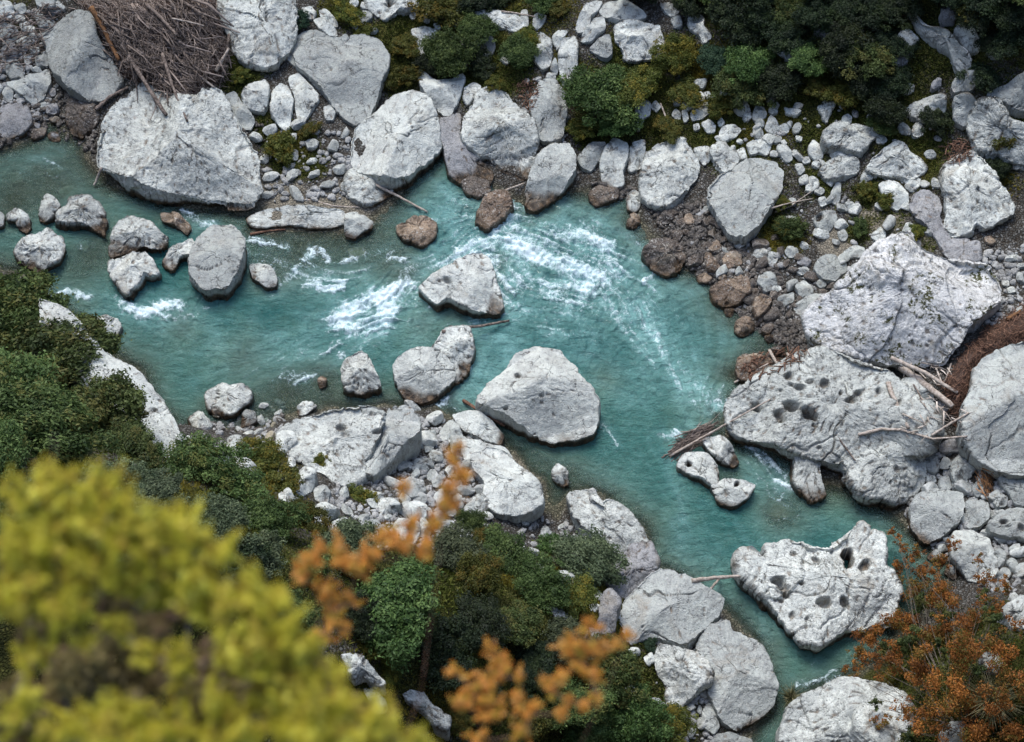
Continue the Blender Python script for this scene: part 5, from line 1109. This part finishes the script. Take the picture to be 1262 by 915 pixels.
lobed('brown_bush', 'blurred brown twiggy bush showing through the gaps of the yellow bush', 'bush', [(170,770,60),(90,830,60),(140,850,50),(190,850,50),(250,830,50),(240,880,50),(40,860,50),(60,780,40),(30,700,40),(300,860,60),(205,685,40),(350,850,40),(240,665,20),(110,720,50),(20,900,60),(180,930,70),(400,900,60)], 9.2, 'lf_brown', 42000, .022, (200,1250,.6), 4, elong=2.2, stemr=.006, per=14, small=.6, jitter=.8)
OA = [(566,553,9),(560,572,13),(566,590,12),(556,612,17),(548,632,18),(500,605,11),(575,588,9),(536,652,16),(505,652,17),(490,672,20),(520,680,17),(470,668,14),(455,690,17),(418,690,20),(440,705,16),(385,690,16),(372,712,16),(398,735,18),(408,760,16),(392,785,14),(430,745,12),(425,775,10)]
lobed('orange_sapling', 'blurred orange-leaved sapling whose tip reaches over the near bank rocks', 'sapling', OA, 10.5, 'lf_orange', 10000, .019, (400,1150,.3), 5, elong=1.3, stemr=.0013, per=45, small=.42, jitter=1.15, stemn=100000, barkm='twig_red', spray=True)
OB = [(772,786,8),(758,798,9),(735,800,16),(712,812,20),(722,775,10),(700,795,13),(730,835,14),(690,840,12),(735,862,9),(722,872,9),(675,850,12),(620,815,9),(605,800,9),(640,835,9),(615,835,17),(590,850,18),(572,868,16),(600,880,20),(560,830,9),(640,865,13),(655,880,12),(690,880,9),(645,905,14),(590,912,14),(700,865,7),(740,775,7)]
lobed('orange_sapling', 'blurred orange-leaved sapling at the bottom centre, in front of dark shrubs', 'sapling', OB, 10.5, 'lf_orange', 10000, .019, (620,1150,.3), 6, elong=1.3, stemr=.0013, per=45, small=.42, jitter=1.15, stemn=100000, barkm='twig_red', spray=True)
def gdist(px, py, hc): p = placed(px, py, hc); return float(np.linalg.norm(p-CAM))
RL = [(1100,655,7),(1110,668,9),(1125,682,14),(1105,698,16),(1098,722,15),(1140,705,20),(1160,690,14),(1125,735,26),(1160,735,26),(1215,715,16),(1240,725,14),(1110,770,28),(1080,785,22),(1062,805,17),(1050,822,12),(1095,815,26),(1150,780,34),(1195,760,28),(1225,750,18),(1190,805,36),(1235,800,28),(1140,830,32),(1180,850,36),(1235,850,34),(1120,875,18),(1150,890,26),(1200,900,34),(1250,900,30),(1085,890,12),(1175,670,9),(1205,690,8),(1255,770,14)]
dref = gdist(1180, 850, 1.5)
RLd = [(a, b_, r, gdist(a, b_, 2.2)-dref) for a, b_, r in RL]
lobed('rusty_shrub', 'wide rust and orange leaved shrub at lower right, over the channel', 'shrub', RLd, dref, 'lf_rust', 42000, .075, (1190,905,.5), 7, elong=1.5, stemr=.008, per=16, small=.62, jitter=.95, stemn=9)
YR = [(a, b_, r, gdist(a, b_, 2.8)-dref) for a, b_, r in [(1135,745,14),(1165,760,16),(1100,800,14),(1125,790,16),(1215,735,10),(1160,800,12),(1120,905,14),(1080,870,8),(1200,830,12),(1222,760,14)]]
lobed('yellowish_shrub', 'yellow-green leafy sprays mixed into the rust-leaved shrub at lower right', 'shrub', YR, dref, 'lf_holm', 9000, .075, (1165,890,.5), 8, elong=1.5, stemr=.008, per=10, small=.7, jitter=1.)
YT = [(a, b_, r, gdist(a, b_, 1.5)-gdist(1190,150,1.5)) for a, b_, r in [(1190,20,30),(1220,40,26),(1195,50,18),(1210,75,12)]]
def tuft(px, py, rpx, mats, label, n, seed, name='grass_tuft'):
    rs = np.random.default_rng(seed); b0 = placed(px, py, .4); b0[2] = Hf(b0[0], b0[1]); q = rpx*KPX*np.linalg.norm(b0-CAM); parts = []
    for i in range(n):
        a = rs.uniform(0, 6.28); l = q*rs.uniform(.6, 1.15); d = np.array([math.cos(a), math.sin(a)])*rs.uniform(.3, 1); s = rs.uniform(-.1, .1, 3)*q
        parts.append(tube_np([s, s+np.array([d[0]*l*.35, d[1]*l*.35, l*.6]), s+np.array([d[0]*l*.9, d[1]*l*.9, l*.75])], [.02, .015, .005], 3))
    V, Fs = join_np(parts); nv = len(V)//n; e = mesh_np(name, V, Fs, M[mats], loc=b0, attrs={'tone': np.repeat(rs.random(n), nv), 'hue': np.repeat(rs.random(n), nv)}); tag(e, label, 'grass tuft')
tuft(1222,868,44,'lf_straw','straw-coloured grass tuft at the lower right corner',650,31)
tuft(1190,205,16,'lf_straw','dry wiry tuft above the heart-shaped boulder',120,32)
tuft(975,860,22,'lf_straw','straw-coloured grass at the tip of the large rough bottom boulder',160,33)
tuft(968,282,20,'lf_olive','green grass blades sprouting beside the big rounded grey boulder',260,34)
# ------------------------------------------------------------------ driftwood
bpy.context.view_layer.update(); DG = bpy.context.evaluated_depsgraph_get()
def hit(px, py):
    """where the sight line through this photo pixel meets rock, ground or water"""
    d = ray(px, py); d = d/np.linalg.norm(d); o = CAM+d*30
    for _ in range(60):
        ok, loc, nrm, idx, ob, mt = scene.ray_cast(DG, Vector(o), Vector(d))
        if not ok: return at(px, py, 0.)
        if ob.name.split('.')[0] in ('foliage', 'branches', 'turf', 'grass_tuft'): o = np.array(loc)+d*.01; continue
        return np.array(loc)
    return at(px, py, 0.)
LOGS = [('P:447,220 487,240 527,262',2.0,1.2,'drift','long bleached pole reaching from the rocks into the turquoise inlet'),
 ('P:598,241 622,235 646,226',1.6,1.,'drift','thin pale pole above the round rusty boulder'),
 ('P:125,207 121,217 116,229',1.8,1.4,'drift','short pale stick hanging at the left foot of the largest upper left boulder'),
 ('P:545,409 570,404 595,402 628,395',2.2,1.3,'twig','curved grey branch lying in the water under the arch-like boulder'),
 ('P:308,289 330,285 352,283',1.8,1.,'twig_red','brown stick on the sandy shelf'),
 ('P:362,246 385,247 410,254 442,256',1.6,.8,'drift','pale root on the upper edge of the sandy shelf'),
 ('P:1098,441 1140,460 1180,484',2.6,1.8,'drift','upper bleached log under the giant boulder'),
 ('P:1108,452 1140,474 1174,501',4.2,3.2,'drift','thick bleached log just below the thinner one, under the giant boulder'),
 ('P:1094,472 1104,496 1120,528',3.0,1.8,'drift','upright bleached log beside the egg-shaped perched stone'),
 ('P:1058,536 1085,529 1110,530 1150,541 1192,538',1.9,1.,'drift','long curved bleached branch across the pothole boulder'),
 ('P:1148,537 1170,523 1194,509',1.5,1.,'drift','straight white stick pointing to the huge grey boulder'),
 ('P:1004,505 1026,530 1054,568',1.2,.9,'twig','thin straight stick across the pothole boulder notch'),
 ('P:1126,474 1134,488 1141,502',1.0,.8,'twig','thin dark twig on the egg-shaped perched stone'),
 ('P:826,562 870,537 905,517 950,492',1.6,.8,'drift','long thin pole over the driftwood tangle in midstream'),
 ('P:853,716 885,712 912,710',2.6,1.6,'drift','pale log bridging from the near bank to the island boulder'),
 ('P:875,727 881,720 888,712',1.5,1.2,'drift','short forked stub under the pale bridging log'),
 ('P:571,494 592,507 622,525',2.2,1.6,'twig_red','brown stick between the lying oval stone and the big midstream boulder'),
 ('P:948,432 955,444 962,454',2.0,1.8,'drift','orange-white broken stub left one of two at the far waterline'),
 ('P:905,472 925,460 947,448',1.4,.8,'drift','thin white stick on the brown debris-covered rock'),
 ('P:970,436 976,444 984,452',1.6,1.4,'drift','broken stub right one of two at the far waterline'),
 ('P:951,380 965,376 981,371',1.4,.9,'drift','pale stick beside the dark wet gravel'),
 ('P:814,128 822,148 830,172',1.2,.8,'drift','thin pale stick across the olive moss cushion'),
 ('P:748,84 765,90 792,98',1.3,.7,'drift','pale stick on the olive turf under the layered white block'),
 ('P:950,257 975,250 1002,245',1.1,.6,'drift','lower thin pale stick above the green grassy tuft'),
 ('P:955,262 975,254 1000,236',1.0,.6,'drift','upper thin pale stick above the green grassy tuft'),
 ('P:618,14 640,17 660,21',1.2,.8,'drift','thin grey pole above the row of small white stones'),
 ('P:112,10 122,25 132,45 146,74',3.8,2.2,'orange_log','orange-brown rotten log at the left side of the driftwood pile'),
 ('P:148,50 172,92 205,142',3.0,2.2,'twig','long grey log slanting down the driftwood pile'),
 ('P:200,66 212,105 231,150',2.4,1.4,'twig','second grey pole right of the long slanting one in the driftwood pile'),
 ('P:181,6 200,24 218,44',2.6,1.8,'twig','short pale log near the top of the driftwood pile'),
 ('P:118,135 135,120 158,108',2.6,1.6,'twig','broken log between the smooth grey boulder and the largest pale boulder'),
 ('P:266,88 274,74 282,60',2.6,1.6,'drift','whitish stub at the right edge of the driftwood pile'),
 ('P:246,94 256,102 264,108',1.6,1.2,'drift','small white stick near the right foot of the driftwood pile'),
 ('P:212,23 232,27 251,32',1.2,.9,'drift','thin white stick on top of the driftwood pile'),
 ('P:1241,394 1250,388 1258,383',2.4,1.4,'orange_log','orange splinter on the brown needle heap at the right'),
 ('P:1098,716 1120,700 1135,690',0,0,'drift',''),
 ('P:1185,768 1200,805 1212,838',1.0,.8,'drift','dead pale stem rising from the rust-leaved shrub'),
 ('P:140,32 165,66 190,96',2.2,1.4,'twig','slim grey pole left in the middle of the driftwood pile'),
 ('P:0,50 22,43 44,38',1.8,1.,'twig','brown stick at the left edge above the small stones')]
def pile(name, label, poly, n, mt, ang, spread, lmin, lmax, mound, seed, rpx=.7, lift=.5):
    rs = np.random.default_rng(seed); P = pts(poly); c = P.mean(0); parts = []; hue = []
    got = 0
    xs = rs.uniform(P[:, 0].min(), P[:, 0].max(), n*6); ys = rs.uniform(P[:, 1].min(), P[:, 1].max(), n*6); k = inpoly(xs, ys, P); xs = xs[k][:n]; ys = ys[k][:n]
    dd = distpoly(xs, ys, P)
    for x, y, de in zip(xs, ys, dd):
        b = hit(x, y) if n < 400 and mound < .6 else ground(x, y); h = mound*min(1, de/18.)
        if n >= 400 or mound > .6: b = at(x, y, b[2]+h)
        a = R(ang)+rs.normal()*R(spread); l = (lmin+(lmax-lmin)*rs.random()**2)/25.2; d = np.array([math.cos(a), math.sin(a), rs.normal()*.12])*l*.5
        o_ = b+np.array([0, 0, rs.uniform(.02, lift)*(.3+.7*min(1, de/12.))]); m = rs.normal(size=3)*l*.06
        parts.append(tube_np([o_-d, o_+m, o_+d], np.array([1, .8, .4])*rpx/25.2*rs.uniform(.5, 1.5)*(1+l*.25), 4)); hue.append(rs.random()**2)
    V, Fs = join_np(parts); nv = len(V)//len(parts); o = mesh_np(name, V, Fs, M[mt], attrs={'hue': np.repeat(hue, nv)}); tag(o, label, 'driftwood', kind='stuff')
def moundm(name, label, poly, h, seed):
    P = pts(poly); x = np.arange(P[:, 0].min(), P[:, 0].max(), 2.); y = np.arange(P[:, 1].min(), P[:, 1].max(), 2.); X, Y = np.meshgrid(x, y, indexing='ij'); ins_ = inpoly(X, Y, P); de = np.where(ins_, distpoly(X, Y, P), 0)
    g0 = ground(X, Y); z = g0[..., 2]+h*np.minimum(1, de/18.)**.7+.12*fbm(X*.12, Y*.12, X*0, 4, seed)-.08; V = at(X, Y, z); F, used = grid_faces(len(x), len(y), ins_); V = V.reshape(-1, 3)[used]
    o = mesh_np(name, V, F, M['needles'], attrs={'hue': np.zeros(len(V))}); tag(o, label, 'debris', kind='stuff')
PL = 'P:95,0 268,-5 276,40 284,62 276,100 250,118 240,142 215,150 200,132 178,106 152,96 140,70 118,40'
moundm('matted_debris', 'matted brown needles and bark under the driftwood pile at upper left', PL, .9, 3)
pile('driftwood_pile', 'heap of interlocked grey-brown flood twigs at the upper left between two pale boulders', PL, 3000, 'twig', -52, 34, 6, 45, .9, 11, .42, .35)
pile('driftwood_pile', 'longer loose grey branches strewn over the twig heap at the upper left', PL, 75, 'twig', -55, 24, 35, 110, .9, 21, 1.0, .5)
PR = 'P:1160,476 1182,440 1215,404 1290,355 1290,425 1240,428 1214,440 1200,458 1197,482 1188,520 1178,530 1168,500'
moundm('matted_debris', 'matted red-brown needles between the giant boulder and the huge grey boulder', PR, .5, 4)
pile('driftwood_pile', 'heap of thin red-brown twigs between the giant boulder and the huge grey boulder', PR, 1100, 'twig_red', 40, 60, 5, 20, .5, 12, .36, .2)
pile('driftwood_tangle', 'grey tangle of fine twigs jammed in midstream beside the saddle-shaped rock', 'P:827,556 845,538 870,522 880,526 868,545 850,556 832,562', 260, 'twig', 32, 16, 8, 42, .3, 13, .45, .4)
pile('driftwood_tangle', 'reddish twigs on the brown debris-covered rock at the far waterline', 'P:910,445 950,432 1000,430 990,445 950,462 920,466', 110, 'twig_red', 30, 50, 6, 20, .3, 14, .7, .2)
pile('driftwood_tangle', 'rust-coloured needles caught right of the tall white rounded boulder', 'P:632,105 655,95 668,105 655,140 642,128', 130, 'twig_red', 50, 60, 4, 12, .3, 15, .5, .15)
pile('driftwood_tangle', 'dry brown stems among the stones at the upper left edge', 'P:0,20 60,5 95,10 60,40 50,80 0,90', 260, 'twig', 20, 40, 8, 30, .3, 16, .6, .3)
pile('driftwood_tangle', 'bare purple-brown twigs on the turf above the heart-shaped boulder', 'P:1160,180 1195,172 1200,195 1165,205', 110, 'twig_red', 30, 40, 6, 22, .3, 17, .5, .4)
pile('driftwood_tangle', 'sticks and roots lodged around the perched egg-shaped stone', 'P:1080,470 1150,440 1195,490 1190,545 1100,540 1120,515 1150,500 1140,480 1110,460', 60, 'drift', -30, 50, 10, 38, .3, 18, .7, .2)
pile('driftwood_tangle', 'orange dead ferns under the huge grey boulder', 'P:1204,585 1222,580 1225,605 1212,615', 60, 'orange_log', -60, 20, 8, 24, .3, 19, .6, .4)
bpy.context.view_layer.update(); DG = bpy.context.evaluated_depsgraph_get()
for (s, r0, r1, mt, lab) in LOGS:
    if r0 <= 0: continue
    L = pts(s); k = (r0+r1)/2/25.2; raw = np.array([hit(*p) for p in L])
    n = len(L)*5; tt = np.linspace(0, len(L)-1, n); px = np.interp(tt, range(len(L)), L[:, 0]); py = np.interp(tt, range(len(L)), L[:, 1]); z = np.interp(tt, [0, len(L)-1], raw[[0, -1], 2])
    z = np.maximum(z, np.interp(tt, range(len(L)), raw[:, 2]-.15))+k*.9
    z = np.convolve(np.pad(z, 3, 'edge'), np.ones(7)/7, 'valid')
    P3 = at(px, py, z); P3 += RNG.normal(size=P3.shape)*k*.12; o0 = P3.mean(0)
    V, Q, T = tube_np(P3-o0, np.linspace(r0, r1, n)/25.2*1.05, 9, .12)
    o = mesh_np('driftwood_log', V, [Q, T], M[mt], loc=o0, attrs={'hue': np.full(len(V), .3)}); tag(o, lab, 'driftwood')
# ------------------------------------------------------------------ camera, sky, sun
cd = bpy.data.cameras.new('camera'); cam = bpy.data.objects.new('camera', cd); COL.objects.link(cam); scene.camera = cam
cam.location = CAM; cam.rotation_euler = (R(90)-PITCH, 0, 0); cd.sensor_width = 36; cd.lens = 72; cd.clip_start = .1; cd.clip_end = 1000
cd.dof.use_dof = True; cd.dof.focus_distance = 99; cd.dof.aperture_fstop = 1.5; cd.dof.aperture_blades = 0
wd = bpy.data.worlds.new('World'); scene.world = wd; wd.use_nodes = True; nt = wd.node_tree; bg = nt.nodes['Background']
sk = nt.nodes.new('ShaderNodeTexSky'); sk.sky_type = 'NISHITA'; sk.sun_disc = False; sk.sun_elevation = R(58); sk.sun_rotation = R(-20); sk.air_density = 1.; sk.dust_density = 3.; sk.altitude = 600
nt.links.new(sk.outputs[0], bg.inputs[0]); bg.inputs[1].default_value = .15
sn = bpy.data.lights.new('sun', 'SUN'); so = bpy.data.objects.new('sun', sn); COL.objects.link(so); sn.energy = 1.25; sn.angle = R(32); sn.color = (1., .975, .91)
el, az = R(58), R(-20); dv_ = Vector((math.sin(az)*math.cos(el), math.cos(az)*math.cos(el), math.sin(el))); so.rotation_euler = dv_.to_track_quat('Z', 'Y').to_euler(); so.location = (0, 0, 120)
vs = scene.view_settings; vs.view_transform = 'Standard'; vs.look = 'None'; vs.gamma = 1.; vs.exposure = 1.3
scene.render.resolution_x = 1024; scene.render.resolution_y = 742
